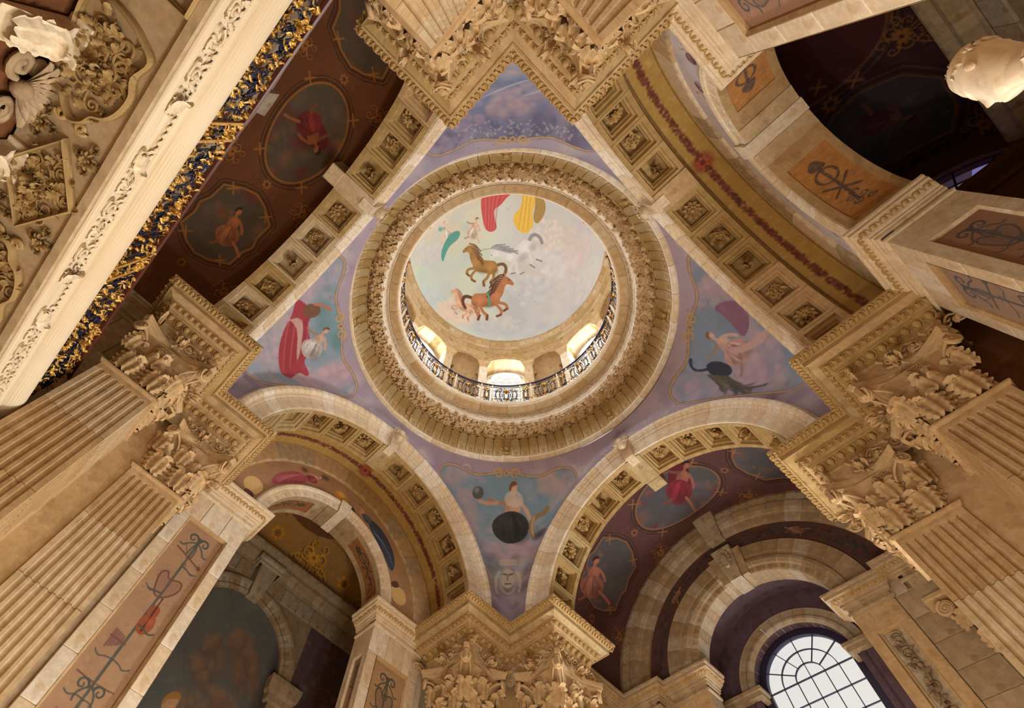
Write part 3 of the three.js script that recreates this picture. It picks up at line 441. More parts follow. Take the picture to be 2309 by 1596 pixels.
  function trophy(name, bg, seed, cols) {            // a hanging drop of ribbons, pipes, strings and horns
    const W = 256, H = 2048, [c2, y] = canvas(W, H, rgba(bg, 1)), q = rng(seed); dabs(y, 120, [0, 0, W, H], [bg, bg.map((v) => v * 0.9), bg.map((v) => min(255, v * 1.06))], 30, 120, 0.5, seed);
    const G = (a) => rgba(cols[0], a), B = (a) => rgba(cols[1], a), P = (a) => rgba(cols[2], a);
    stroke(y, [[128, 60], [132, 400], [124, 800], [130, 1300], [128, 2000]], G(0.9), 15);
    for (const s of [-1, 1]) { swirl(y, 128 + s * 40, 80, 34, s > 0 ? PI : 0, s * 1.1, G(0.95), 15); stroke(y, [[128, 90], [128 + s * 50, 120], [128 + s * 70, 160], [128 + s * 90, 150]], G(0.9), 10); stroke(y, [[128, 92], [128 + s * 26, 160], [128 + s * 14, 200]], G(0.9), 9); }
    let h = 180; const kinds = seed % 2 ? [0, 1, 2, 3, 4, 5] : [1, 0, 5, 3, 2, 4];
    for (let i = 0; i < 9; i++, h += 190) { const k = kinds[i % 6];
      if (k === 0) { stroke(y, [[40, h], [128, h + 20], [220, h + 46]], B(0.95), 10); stroke(y, [[76, h - 40], [128, h + 30], [150, h + 90]], P(0.9), 8); shape(y, [[206, h + 24], [232, h + 36], [226, h + 62], [200, h + 54]], B(1)); }
      else if (k === 1) { shape(y, [[70, h + 60], [52, h - 10], [90, h - 40], [110, h + 10], [190, h - 30], [206, h + 30], [150, h + 110], [96, h + 120]], P(0.35), B(0.95), 10); for (let j = 0; j < 6; j++) stroke(y, [[86 + j * 18, h], [100 + j * 12, h + 90]], P(0.7), 2.5); }
      else if (k === 2) { y.fillStyle = rgba(cols[3], 1); y.beginPath(); y.ellipse(158, h + 70, 40, 58, 0.1, 0, 7); y.fill(); y.beginPath(); y.ellipse(154, h, 30, 36, 0.1, 0, 7); y.fill(); stroke(y, [[152, h - 80], [158, h + 110]], rgba([70, 40, 30], 1), 8); blob(y, 170, h + 50, 30, cols[3].map((v) => min(255, v * 1.3)), 0.6); }
      else if (k === 3) { for (let j = 0; j < 6; j++) stroke(y, [[56 + j * 13, h - 30 + j * 3], [58 + j * 12, h + 60 - j * 8]], P(0.95), 11); stroke(y, [[48, h + 6], [136, h + 10]], B(1), 6); }
      else if (k === 4) { stroke(y, [[30, h + 8], [128, h + 22], [226, h + 10]], B(0.9), 7); for (const s of [-1, 1]) { swirl(y, 128 + s * 44, h + 40, 30, s > 0 ? PI : 0, s * 1.2, G(0.95), 12); stroke(y, [[128, h + 30], [128 + s * 56, h + 70], [128 + s * 40, h + 110]], G(0.9), 9); } }
      else { stroke(y, [[46, h + 40], [120, h + 10], [214, h - 20]], B(0.95), 14); shape(y, [[30, h + 26], [52, h + 20], [60, h + 60], [34, h + 70]], B(1)); stroke(y, [[60, h - 30], [128, h + 20], [200, h + 70]], P(0.9), 9); }
      for (let j = 0; j < 2; j++) { const sx = q() < 0.5 ? -1 : 1; stroke(y, [[128, h + 90], [128 + sx * 40, h + 80 + 20 * q()], [128 + sx * 70, h + 100 + 20 * q()], [128 + sx * 96, h + 90]], G(0.85), 7); }
    }
    paintM(name, c2);
  }
  trophy('trophy_stair_a', [168, 134, 104], 71, [[74, 80, 76], [110, 74, 56], [124, 90, 84], [150, 78, 48]]); trophy('trophy_stair_b', [172, 138, 100], 72, [[78, 78, 70], [84, 70, 58], [104, 82, 70], [110, 78, 56]]);
  trophy('trophy_vault_a', [158, 132, 116], 73, [[86, 88, 96], [96, 88, 94], [110, 102, 104], [104, 88, 84]]); trophy('trophy_vault_b', [164, 124, 100], 74, [[88, 90, 94], [100, 88, 88], [110, 100, 100], [110, 86, 80]]);
  [c, x] = canvas(1024, 512, rgb(186, 140, 76)); dabs(x, 160, [0, 0, 1024, 512], [[194, 148, 82], [176, 130, 70], [206, 160, 90]], 30, 120, 0.5, 81); for (const [X, Yy] of [[400, 430], [680, 430], [150, 430], [890, 430]]) { arabesque(x, X, Yy, 78, 0, rgb(240, 176, 62), rgb(110, 72, 30)); } for (const X of [270, 540, 790, 1000]) flowerDot(x, X, 436, 26, rgb(226, 158, 50), rgb(120, 74, 26)); for (let i = 0; i < 26; i++) stroke(x, [[i * 40, 494], [i * 40 + 12, 480], [i * 40 + 20, 500], [i * 40 + 30, 488]], rgb(118, 80, 40), 4); for (let i = 0; i < 9; i++) stroke(x, [[i * 128 + 40, 380], [i * 128 + 60, 350], [i * 128 + 128, 356]], rgba([110, 74, 40], 0.8), 3); for (const X of [480, 860]) { x.strokeStyle = rgb(120, 76, 40); x.lineWidth = 30; x.beginPath(); x.ellipse(X, 250, 150, 110, 0, 0, 7); x.stroke(); } paintM('vaultStair', c);
  [c, x] = canvas(1024, 512, rgb(92, 46, 54)); dabs(x, 160, [0, 0, 1024, 512], [[100, 50, 58], [80, 42, 54], [110, 60, 62]], 30, 120, 0.5, 91);
  const rim = (f, fill) => { for (const [w, col] of [[60, [72, 38, 44]], [48, [122, 82, 70]], [36, [84, 48, 50]], [16, [130, 90, 72]], [5, [196, 142, 66]]]) { f(); x.strokeStyle = rgba(col, 1); x.lineWidth = w; x.stroke(); } f(); x.fillStyle = fill; x.fill(); };
  rim(() => { x.beginPath(); const P8 = [[790, 250], [830, 200], [890, 190], [950, 215], [980, 300], [985, 390], [930, 420], [850, 425], [800, 380], [780, 310]]; P8.forEach((q, i) => x[i ? 'lineTo' : 'moveTo'](q[0], q[1])); x.closePath(); }, rgb(96, 92, 96)); dabs(x, 40, [800, 220, 970, 410], [[120, 96, 92], [92, 96, 100], [130, 92, 90]], 14, 46, 0.7, 92); figure(x, 880, 320, 0.9, 2.4, { skin: [168, 120, 100], dress: [130, 70, 80], hair: [70, 44, 40], legs: 1 });
  rim(() => { x.beginPath(); x.ellipse(620, 290, 110, 130, 0, 0, 7); }, rgb(110, 44, 50)); for (const [X, Yy, s] of [[716, 415, 60], [1000, 440, 55], [520, 420, 60], [850, 480, 50], [720, 120, 60]]) arabesque(x, X, Yy, s, 0.3, rgb(214, 150, 62), rgb(50, 24, 30)); for (const [X, Yy] of [[755, 266], [870, 455], [620, 470]]) flowerDot(x, X, Yy, 20, rgb(206, 140, 56), rgb(80, 36, 36)); for (const [X, Yy] of [[700, 266], [745, 320], [900, 170]]) for (const q of [0.8, -0.8]) stroke(x, [[X - 16 * cos(q), Yy - 16 * sin(q)], [X + 16 * cos(q), Yy + 16 * sin(q)]], rgb(206, 146, 66), 5); paintM('vaultMaroon', c);
  [c, x] = canvas(512, 1024, rgb(108, 112, 108)); dabs(x, 120, [0, 0, 512, 1024], [[112, 122, 122], [96, 106, 110], [128, 128, 118]], 30, 110, 0.5, 95); puff(x, 330, 330, 160, [176, 136, 108], [122, 94, 80], 90, 96, 1.2); puff(x, 380, 760, 150, [130, 88, 84], [86, 58, 60], 90, 97); puff(x, 120, 900, 150, [150, 96, 90], [96, 60, 66], 80, 98); figure(x, 150, 590, 3.0, 0.15, { skin: [214, 170, 134], dress: [206, 172, 104], hair: [190, 140, 70], legs: 1 }); for (let i = 0; i < 30; i++) blob(x, 10 + 500 * (i % 2), i * 34, 70, [56, 42, 36], 0.7); paintM('farPicture', c);
  [c, x] = canvas(256, 512, rgb(96, 78, 82)); dabs(x, 100, [0, 0, 256, 512], [[84, 84, 92], [112, 64, 74], [92, 72, 84], [128, 56, 62]], 20, 70, 0.6, 99); puff(x, 130, 200, 90, [120, 84, 96], [84, 60, 78], 60, 100); puff(x, 170, 360, 90, [150, 52, 62], [100, 40, 54], 60, 101); paintM('farPanel', c);
}
for (const [k, v] of [['vaultBalcony', 0xc4b8b0], ['vaultWindow', 0xb8a8b0], ['vaultMaroon', 0xb0a4a8], ['pendA', 0xe4dedc], ['pendB', 0xe4dedc], ['pendC', 0xdcd8d8], ['pendD', 0xe4dedc]]) M[k].color.setHex(v);
// ---------- the four arms: arches, vaults and what lies behind ----------
const H0 = 2.385, HS = Y(H0);
const C = (a, r, z) => [r * cos(a) * S, HS + r * sin(a) * S, z * S];            // polar about an arch's springing centre, angle from +x
const P3 = (x, h, z) => [x * S, Y(h), z * S];
function offsetPath(pts, d) {                       // offset an open polyline to its right
  return pts.map((p, i) => {
    const n = (a, b) => { const dx = b[0] - a[0], dz = b[1] - a[1], L = hypot(dx, dz); return [dz / L, -dx / L]; };
    const A = i > 0 ? n(pts[i - 1], p) : n(p, pts[i + 1]), B = i < pts.length - 1 ? n(p, pts[i + 1]) : A, k = 1 + A[0] * B[0] + A[1] * B[1];
    return [p[0] + (A[0] + B[0]) / k * d, p[1] + (A[1] + B[1]) / k * d];
  });
}
function moulding(pts, prof, close = true) {        // profile [[projection, h]...] along a polyline in plan
  const l = [];
  for (let k = 0; k + 1 < pts.length; k++) l.push(sweep(prof, (a, b, t) => { const o = offsetPath(pts, a); return P3(lerp(o[k][0], o[k + 1][0], t), b, lerp(o[k][1], o[k + 1][1], t)); }, 1));
  return join(l);
}
function strip(unit, pts, d, h, step, slope) {      // repeat a carved piece along a moulding; slope = lean of the face from vertical
  const o = offsetPath(pts, d), l = [];
  for (let k = 0; k + 1 < pts.length; k++) {
    const a = P3(o[k][0], h, o[k][1]), b = P3(o[k + 1][0], h, o[k + 1][1]), L = hypot(b[0] - a[0], b[2] - a[2]), nx = (b[2] - a[2]) / L, nz = -(b[0] - a[0]) / L;
    along(unit, b, a, step, [nx * sin(slope), cos(slope), nz * sin(slope)], [nx * cos(slope), -sin(slope), nz * cos(slope)], l);
  }
  return join(l);
}
function ringStones(parent, name, n, prof, mats, r, { a0 = 0, a1 = PI, skip = () => false, gap = 0.006 } = {}) {
  // prof [[rho, z]...]: wedge stones that share one shape, each turned about the arch centre
  const st = (a1 - a0) / n, rr = prof.reduce((s, q) => max(s, q[0]), 0), g0 = gap / (rr * S) / 2;
  const g = tri(sweep([...prof, prof[0]], (a, b, t) => { const th = PI / 2 + lerp(-st / 2 + g0, st / 2 - g0, t); return [a * cos(th) * S, a * sin(th) * S, b * S]; }, 3)), cap = [];
  for (const t of [-1, 1]) { const th = PI / 2 + t * (st / 2 - g0), f = THREE.ShapeUtils.triangulateShape(prof.map((q) => new THREE.Vector2(...q)), []); cap.push(mk(prof.flatMap(([a, b]) => [a * cos(th) * S, a * sin(th) * S, b * S]), f.flat())); }
  const G = join([g, ...cap]), out = [];
  for (let i = 0; i < n; i++) { if (skip(i)) continue; const m = part(name, G, pick(mats, r), parent); m.position.set(0, HS, 0); m.rotation.z = a0 + (i + 0.5) * st - PI / 2; out.push(m); }
  return out;
}
const ARMS = {
  window: { turn: 0, F: 1.115, r: 0.772, mats: [M.pale, M.pale2, M.pale3], soff: [M.gold, M.gold2, M.gold3] },
  stair: { turn: PI / 2, F: 1.11, r: 0.80, mats: [M.pale, M.pale2, M.pale3], soff: [M.gold, M.gold2, M.gold3] },
  balcony: { turn: PI, F: 1.135, r: 0.772, mats: [M.pale, M.pale2, M.pale3], soff: [M.warm, M.warm2, M.gold2] },
  vault: { turn: -PI / 2, F: 1.10, r: 0.80, mats: [M.pale, M.pale2, M.pale3], soff: [M.warm2, M.gold2, M.gold3] },
};
const SAYS = { window: 'great arch before the tall glazed window', stair: 'great arch before the painted wall of the staircase', balcony: 'great arch above the gilt iron balcony', vault: 'great arch before the dark maroon vault with the marble head' };
const ROS = [0, 1, 2, 3].map((k) => rosette(k, 0.205)), DEPTH = 0.21, MASK = mask(0.24);
const cofferGeo = new Map();
for (const [key, A] of Object.entries(ARMS)) {
  const { F, r, turn } = A, R = rng(key.length * 131 + 7);
  const arch = thing('coffered_arch', SAYS[key] + ', with flower coffers', 'arch', { turn });
  // archivolt of wedge stones
  const prof = [[r + 0.001, F + 0.001], [r, F - 0.012], [r + 0.006, F - 0.016], [r + 0.088, F - 0.016], [r + 0.09, F - 0.024], [r + 0.108, F - 0.026], [r + 0.11, F - 0.034], [r + 0.122, F - 0.046], [r + 0.132, F - 0.048], [r + 0.146, F - 0.048], [r + 0.15, F - 0.034], [r + 0.165, F - 0.024], [r + 0.165, F + 0.001]];
  const st = ringStones(arch, 'voussoir', 29, prof, A.mats, R);
  const key0 = part('keystone', tri(join([sweep([[r - 0.012, -0.05], [r - 0.012, 0.03], [r + 0.16, 0.06], [r + 0.185, 0.03], [r + 0.185, -0.05], [r - 0.012, -0.05]], (a, b, t) => [lerp(-1, 1, t) * (0.03 + (a - r) * 0.12) * S, a * S, (F - b) * S], 1, { cap: true })])), pick(A.mats, R), arch);
  key0.position.y = HS;
  const mk0 = part('carved_mask', MASK, M.marble, key0); mk0.position.set(0, (r + 0.095) * S, (F - 0.07) * S); mk0.rotation.y = PI; mk0.rotation.x = -0.25; mk0.rotation.order = 'YXZ';
  // coffered soffit
  const p = deg((90 - 4 - 3) / 6), Pc = (a, b, d) => C(a, r + d, b), zc = F + DEPTH / 2;
  const cg = tri(recess((a, b, d) => { const th = PI / 2 + a; return [(r + d) * cos(th) * S, (r + d) * sin(th) * S, b * S]; }, [[-p / 2 + 0.0012, p / 2 - 0.0012, F, F + DEPTH, 0], [-0.078 / r, 0.078 / r, zc - 0.078, zc + 0.078, 0], [-0.076 / r, 0.076 / r, zc - 0.076, zc + 0.076, 0.016], [-0.064 / r, 0.064 / r, zc - 0.064, zc + 0.064, 0.018], [-0.0605 / r, 0.0605 / r, zc - 0.0605, zc + 0.0605, 0.034], [-0.056 / r, 0.056 / r, zc - 0.056, zc + 0.056, 0.036], [-0.055 / r, 0.055 / r, zc - 0.055, zc + 0.055, 0.074]], 3, 2));
  for (let i = 0; i < 12; i++) {
    const a = i < 6 ? deg(3) + (i + 0.5) * p : PI - deg(3) - (i - 6 + 0.5) * p;
    const c = part('coffer', cg, pick(A.soff, R), arch); c.position.y = HS; c.rotation.z = a - PI / 2;
    const f = part('rosette', ROS[(i * 3 + key.length) % 4], M.stoneRose, c); f.position.set(0, (r + 0.070) * S, zc * S); f.rotation.set(PI / 2, 0, 0);
  }
  part('crown_band', tri(grid((s, t) => C(PI / 2 + deg(4) * (1 - 2 * s), r - 0.006, lerp(F, F + DEPTH, t)), 4, 2)), A.soff[0], arch);
  for (const s of [0, 1]) part('springer', tri(grid((u, t) => C(s ? PI - deg(3) * u : deg(3) * u, r, lerp(F, F + DEPTH, t)), 2, 2)), A.soff[1], arch);
  if (key === 'window' || key === 'balcony') part('back_keystone', tri(box(-0.05 * S, 0.05 * S, HS + (r - 0.012) * S, HS + 0.95 * S, (F + DEPTH) * S, (F + DEPTH + 0.085) * S, 0.02)), A.soff[0], arch);
}
const IMPOST = [[0, 2.295], [0.010, 2.297], [0.012, 2.309], [0.018, 2.313], [0.018, 2.322], [0.026, 2.326], [0.034, 2.336], [0.050, 2.350], [0.056, 2.352], [0.056, 2.368], [0.064, 2.372], [0.066, 2.384], [0, 2.386]];
const leafImpost = waterLeaf(0.16, 0.085), NECK = [[0, 2.255], [0.008, 2.257], [0.010, 2.266], [0.008, 2.274], [0, 2.276]];
function impost(parent, pts, mat, orn = true) {
  part('impost_cornice', tri(moulding(pts, IMPOST)), mat, parent); part('necking', tri(moulding(pts, NECK)), mat, parent);
  if (orn) part('leaf_strip', strip(leafImpost, pts, 0.036, 2.341, 0.16, 0.75), M.stoneRose, parent, true);
}
// a wall face of separate stones: x0..x1, h0..h1 in the plane z, faces -z; f is placed in the parent's frame
const blockCache = new Map();
function ashlar(parent, x0, x1, h0, h1, course, len, put, mats, R, gap = 0.0016) {
  const rows = max(1, Math.round((h1 - h0) / course)), ch = (h1 - h0) / rows;
  for (let j = 0; j < rows; j++) {
    const n = max(1, Math.round((x1 - x0) / len)), w = (x1 - x0) / n, off = j % 2 && n > 1 ? 0.5 : 0;
    for (let i = 0; i < n + (off ? 1 : 0); i++) {
      const a = x0 + max(0, i - off) * w, b = x0 + min(n, i + 1 - off) * w, bw = ((b - a - gap) * S).toFixed(3), bh = ((ch - gap) * S).toFixed(3), k = bw + '|' + bh;
      if (b - a < 0.004) continue;
      if (!blockCache.has(k)) blockCache.set(k, tri(box(-bw / 2, bw / 2, -bh / 2, bh / 2, 0, 0.08, 0.012)));
      const m = part('stone_block', blockCache.get(k), pick(mats, R), parent); put(m, (a + b) / 2, h0 + (j + 0.5) * ch);
    }
  }
}
const putFront = (z) => (m, x, h) => m.position.set(x * S, Y(h), z * S);                                  // faces -z
const putSide = (x, sgn) => (m, z, h) => { m.position.set(x * S, Y(h), z * S); m.rotation.y = sgn * PI / 2; }; // sgn +1 faces -x, -1 faces +x

// ---- arms with a barrel vault: the window arm and the balcony arm
function vaultArm(key, glass) {
  const { F, r, turn } = ARMS[key], R = rng(key === 'window' ? 401 : 409), RV = 0.945, z1 = 1.965, zb = F + DEPTH, win = key === 'window';
  const nice = win ? 'window' : 'balcony';
  struct('ceiling', grid((u, v) => C(PI * u, RV, lerp(zb, z1 + 0.03, v)), 64, 10), win ? M.vaultWindow : M.vaultBalcony, win ? 'dark painted barrel vault with an oval framed picture before the tall window' : 'dark brown painted barrel vault with oval and octagon pictures over the iron balcony', turn);
  struct('wall_front', tri(grid((u, v) => C(PI * u, lerp(r + 0.002, RV + 0.4, v), zb), 48, 1)), M.gold2, '', turn);
  const ew = thing('end_wall', (win ? 'stone end wall of nested arches round the tall glazed window' : 'stone end wall with a blind arch seen behind the iron balcony'), 'wall', { turn, kind: 'structure' });
  const G = [M.grey, M.grey2, M.grey3];
  ringStones(ew, 'voussoir', 23, [[0.74, 1.99], [0.74, 1.965], [0.752, 1.962], [0.79, 1.958], [0.80, 1.948], [0.82, 1.938], [0.86, 1.934], [0.87, 1.944], [0.92, 1.942], [0.945, 1.95], [0.945, 1.99]], G, R, { skip: (i) => i === 11 });
  part('keystone', tri(sweep([[0.725, 1.99], [0.725, 1.93], [0.955, 1.905], [0.955, 1.99]], (a, b, t) => [lerp(-1, 1, t) * (0.055 + (a - 0.74) * 0.1) * S, HS + a * S, b * S], 1, { cap: true })), M.grey, ew);
  part('painted_lunette', grid((u, v) => C(PI * u, lerp(0.60, 0.75, v), 1.985), 64, 2), win ? M.lunetteWindow : M.umber, ew);
  ringStones(ew, 'voussoir', 19, [[0.416, 2.1], [0.416, 2.0], [0.425, 1.994], [0.45, 1.99], [0.46, 1.978], [0.48, 1.970], [0.50, 1.972], [0.508, 1.984], [0.53, 1.986], [0.534, 1.978], [0.611, 1.974], [0.611, 2.0], [0.6, 2.1]], G, R, { skip: (i) => i === 9 });
  const k2 = part('keystone', tri(sweep([[0.405, 2.1], [0.405, 1.965], [0.64, 1.935], [0.64, 2.1]], (a, b, t) => [lerp(-1, 1, t) * (0.04 + (a - 0.41) * 0.11) * S, HS + a * S, b * S], 1, { cap: true })), M.grey, ew);
  for (const s of [-1, 1]) part('side_keystone', tri(sweep([[0.41, 2.1], [0.41, 1.975], [0.61, 1.955], [0.61, 2.1]], (a, b, t) => [s * lerp(0.045, 0.085, t) * S * (1 + (a - 0.41) * 1.6), HS + a * S, b * S], 1, { cap: true })), M.grey2, ew);
  const mm = part('carved_mask', MASK, M.grey, k2); mm.position.set(0, HS + 0.54 * S, 1.94 * S); mm.rotation.y = PI; mm.scale.set(0.75, 1.15, 0.7);
  part('soffit', tri(grid((u, v) => C(PI * u, 0.4165, lerp(1.998, 2.1, v)), 40, 2)), M.pale2, ew);
  // below the springing
  for (const s of [-1, 1]) {
    const P = thing('arch_pillar', (win ? 'pale stone pillar with a carved drop of trophies beside the tall window' : 'stone pillar under the blind arch behind the balcony') + (s > 0 ? ', by the staircase side' : ', by the marble head side'), 'pillar', { turn });
    P.userData.kind = 'structure'; delete P.userData.category;
    const X = (x) => s * x, fl = (a) => (s > 0 ? a : a.slice().reverse());
    part('pillar_core', tri(box(X(0.425) * S, X(0.63) * S, 0, Y(2.385), 2.005 * S, 2.1 * S)), M.grey, P);
    // recessed panel with its carved drop
    const pa = s > 0 ? [0.416, 0.626] : [-0.626, -0.416];
    part('face', tri(recess((a, b, d) => P3(a, b, 1.985 + d), [[pa[0], pa[1], 0.2, 2.255, 0], [pa[0] + 0.05, pa[1] - 0.05, 0.4, 2.14, 0], [pa[0] + 0.056, pa[1] - 0.056, 0.4, 2.134, 0.012], [pa[0] + 0.064, pa[1] - 0.064, 0.41, 2.126, 0.014], [pa[0] + 0.064, pa[1] - 0.064, 0.41, 2.126, 0.024]], 1, 1)), M.warm2, P);
    part('top_face', tri(box(pa[0] * S, pa[1] * S, Y(2.255), Y(2.385), 1.985 * S, 2.09 * S)), M.grey2, P);
    part('jamb', tri(grid((u, v) => P3(X(0.416), lerp(0, 2.385, u) - 0.4 * (1 - u), lerp(1.985, 2.1, v)), 2, 1)), M.grey3, P);
    if (win) {
      const l = []; let h = 2.09; const rr = rng(90 + s);
      l.push(tube(spiral(0, 0.1, 0.11, 0.03, 0, 1.4, 18, 0.02), 0.022, 5));
      for (let i = 0; i < 34; i++) { const y = -i * 0.09; l.push(moved(acanthus(0.15, 0.2, 1.9, 3, 0.5, 5, 8), (rr() - 0.5) * 0.12, y, 0.01, 0, 0, PI + (rr() - 0.5) * 2.2)); if (i % 3 === 0) l.push(ball((rr() - 0.5) * 0.1, y, 0.05, 0.045 + 0.02 * rr())); if (i % 7 === 3) l.push(tube(spiral(0, y, 0.13, 0.03, rr() * 6, 1.3, 16, 0.03), 0.02, 5)); }
      const cd = part('carved_drop', l, M.grey3, P); cd.position.set(X(0.521) * S, Y(2.07), 2.006 * S); cd.rotation.y = PI;
    }
    impost(P, fl(s > 0 ? [[0.416, 2.1], [0.416, 1.985], [0.63, 1.985], [0.63, 2.0]] : [[-0.416, 2.1], [-0.416, 1.985], [-0.63, 1.985], [-0.63, 2.0]].map((q) => q)).map((q) => q), M.grey2);
    const Q = thing('wall_pilaster', (win ? 'stone pilaster carrying the outer arch round the tall window' : 'stone pilaster carrying the outer arch behind the balcony') + (s > 0 ? ', staircase side' : ', marble head side'), '', { turn, kind: 'structure' });
    part('shaft', tri(box(X(0.80) * S, X(0.95) * S, 0, Y(1.8), 1.93 * S, 2.05 * S, 0.01)), M.grey2, Q);
    part('entablature_block', tri(box(X(0.72) * S, X(0.95) * S, Y(2.13), Y(2.385), 1.935 * S, 2.05 * S, 0.01)), M.grey2, Q);
    const cp = part('capital', tri(box(X(0.805) * S, X(0.95) * S, Y(1.8), Y(2.12), 1.935 * S, 2.05 * S)), M.grey, Q);
    const vol = join([tube(spiral(0, 0, 0.15, 0.02, PI / 2, 2.3, 40, 0), (t) => 0.034 - 0.014 * t, 6), ball(0, 0, 0.01, 0.035), moved(new THREE.CylinderGeometry(0.14, 0.14, 0.06, 18), 0, 0, -0.03, PI / 2, 0, 0)]);
    part('volute', moved(vol, X(0.765) * S, Y(2.05), 1.915 * S, 0, PI + s * 0.3, 0), M.carved, cp);
    part('abacus', tri(box(X(0.712) * S, X(0.95) * S, Y(2.105), Y(2.132), 1.905 * S, 2.0 * S, 0.02)), M.carved, cp);
    for (const [x, h, q] of [[0.83, 1.81, 1], [0.9, 1.81, 1], [0.865, 1.91, 1], [0.79, 1.94, 0.8]]) part('acanthus_leaf', moved(acanthus(0.36 * q, 0.5 * q, 2.4, 4, 0.1, 8, 14), X(x) * S, Y(h), 1.93 * S, 0, PI + (x < 0.8 ? s * 0.6 : 0), 0), M.carved, cp);
    impost(Q, s > 0 ? [[0.70, 2.0], [0.70, 1.935], [0.95, 1.935]] : [[-0.95, 1.935], [-0.70, 1.935], [-0.70, 2.0]], M.grey2);
    ashlar(Q, s > 0 ? 0.628 : -0.80, s > 0 ? 0.80 : -0.628, 0.4, 2.385, 0.135, 0.16, putFront(1.988), G, R);
    part('infill', tri(box(X(0.62) * S, X(0.81) * S, 0, Y(2.385), 2.0 * S, 2.05 * S)), M.grey3, Q);
    // side wall of separate stones and its cornice
    const W = thing('wall_side', (win ? 'ashlar side wall of the window arm' : 'ashlar side wall of the balcony arm') + (s > 0 ? ', staircase side' : ', marble head side'), '', { turn, kind: 'structure' });
    ashlar(W, 1.375, 1.96, 0.6, 2.30, 0.15, 0.2, putSide(X(0.945), s), G, R);
    part('backing', tri(box(X(0.952) * S, X(1.1) * S, 0, Y(2.385), 1.36 * S, 2.0 * S)), M.grey3, W);
    impost(W, s > 0 ? [[0.945, 1.952], [0.945, 1.375]] : [[-0.945, 1.375], [-0.945, 1.952]], M.grey2);
  }
  if (glass) {
    struct('ceiling', tri(grid((u, v) => C(PI * u, 0.51, lerp(2.1, 2.325, v)), 40, 2)), M.mauve, 'mauve plaster barrel over the window passage', turn);
    struct('wall_passage', join([-1, 1].map((s) => tri(box(s * 0.51 * S, s * 0.6 * S, 0, HS, 2.1 * S, 2.42 * S)))), M.mauve, '', turn);
    struct('wall_passage', join([tri(grid((u, v) => C(PI * u, lerp(0.416, 0.62, v), 2.1), 40, 1)), tri(grid((u, v) => C(PI * u, lerp(0.36, 0.56, v), 2.325), 40, 1))]), M.mauve, '', turn);
    const w = thing('window', 'tall round headed glazed window with dark bars under nested stone arches', '', { turn, kind: 'structure' }); w.name = 'window_1';
    ringStones(w, 'voussoir', 15, [[0.287, 2.42], [0.287, 2.34], [0.292, 2.325], [0.305, 2.312], [0.320, 2.312], [0.332, 2.322], [0.334, 2.318], [0.37, 2.316], [0.37, 2.42]], [M.grey, M.grey2], R);
    for (const s of [-1, 1]) {
      part('jamb', tri(sweep([[0.287, 2.42], [0.287, 2.34], [0.292, 2.325], [0.305, 2.312], [0.320, 2.312], [0.332, 2.322], [0.334, 2.318], [0.37, 2.316], [0.37, 2.33]], (a, b, t) => P3(s * a, lerp(0.2, 2.36, t), b), 1)), M.mauve, w);
      part('jamb_block', tri(moulding(s > 0 ? [[0.287, 2.4], [0.287, 2.316], [0.51, 2.316]] : [[-0.51, 2.316], [-0.287, 2.316], [-0.287, 2.4]], [[0, 2.33], [0.03, 2.335], [0.03, 2.36], [0.04, 2.365], [0.04, 2.385], [0, 2.387]])), M.grey2, w);
      part('pier_face', tri(grid((u, v) => P3(s * lerp(0.36, 0.52, u), lerp(-0.3, 2.385, v), 2.325), 1, 1)), M.mauve, w);
    }
    part('reveal', tri(grid((u, v) => { const a = u * 3; const z = lerp(2.335, 2.42, v); return a < 1 ? P3(0.287, lerp(0.2, H0, a), z) : a > 2 ? P3(-0.287, lerp(H0, 0.2, a - 2), z) : C((a - 1) * PI, 0.287, z); }, 60, 2)), M.mauve, w);
    const zg = 2.4, rw = 0.245, hb = 0.45, fr = part('frame', [sweep([[0.245, zg - 0.02], [0.245, zg + 0.01], [0.29, zg + 0.01], [0.29, zg - 0.02], [0.245, zg - 0.02]], (a, b, t) => C(t * PI, a, b), 40), ...[-1, 1].map((s) => box(s * 0.245 * S, s * 0.29 * S, Y(hb), HS, (zg - 0.02) * S, (zg + 0.01) * S))], M.bar, w);
    const bars = [], t = 0.004, seg = (a, b, tt = t) => bars.push([a, b, tt]);
    for (let i = 1; i < 6; i++) { const a = i * PI / 6; seg([cos(a) * rw * 0.34, H0 + sin(a) * rw * 0.34], [cos(a) * rw, H0 + sin(a) * rw]); }
    for (let i = 0; i < 6; i++) { const x = rw * (-1 + i / 3); if (i) seg([x, hb], [x, H0]); }
    seg([0, H0], [0, H0 + rw * 0.34], 0.003);
    const rows = []; for (let h = H0; h > hb; h -= 0.125) { rows.push(h); seg([-rw, h], [rw, h], h === H0 ? 0.006 : 0.0045); }
    for (const [a, b, tt] of bars) { const L = hypot(b[0] - a[0], b[1] - a[1]), g = box(-tt * S / 2, tt * S / 2, 0, L * S, -0.02, 0.02, 0.004), m = part('glazing_bar', g, M.bar, w); m.position.set(a[0] * S, Y(a[1]), (zg - 0.004) * S); m.rotation.z = -Math.atan2(b[0] - a[0], b[1] - a[1]); }
    for (const k of [0.34, 0.66]) { const m = part('glazing_bar', sweep([[rw * k - 0.002, zg - 0.009], [rw * k - 0.002, zg + 0.001], [rw * k + 0.002, zg + 0.001], [rw * k + 0.002, zg - 0.009], [rw * k - 0.002, zg - 0.009]], (a, b, t) => C(t * PI, a, b), 30), M.bar, w); }
    const pg = quad([-rw / 6 * S, -0.0625 * S, 0], [rw / 6 * S, -0.0625 * S, 0], [rw / 6 * S, 0.0625 * S, 0], [-rw / 6 * S, 0.0625 * S, 0]);
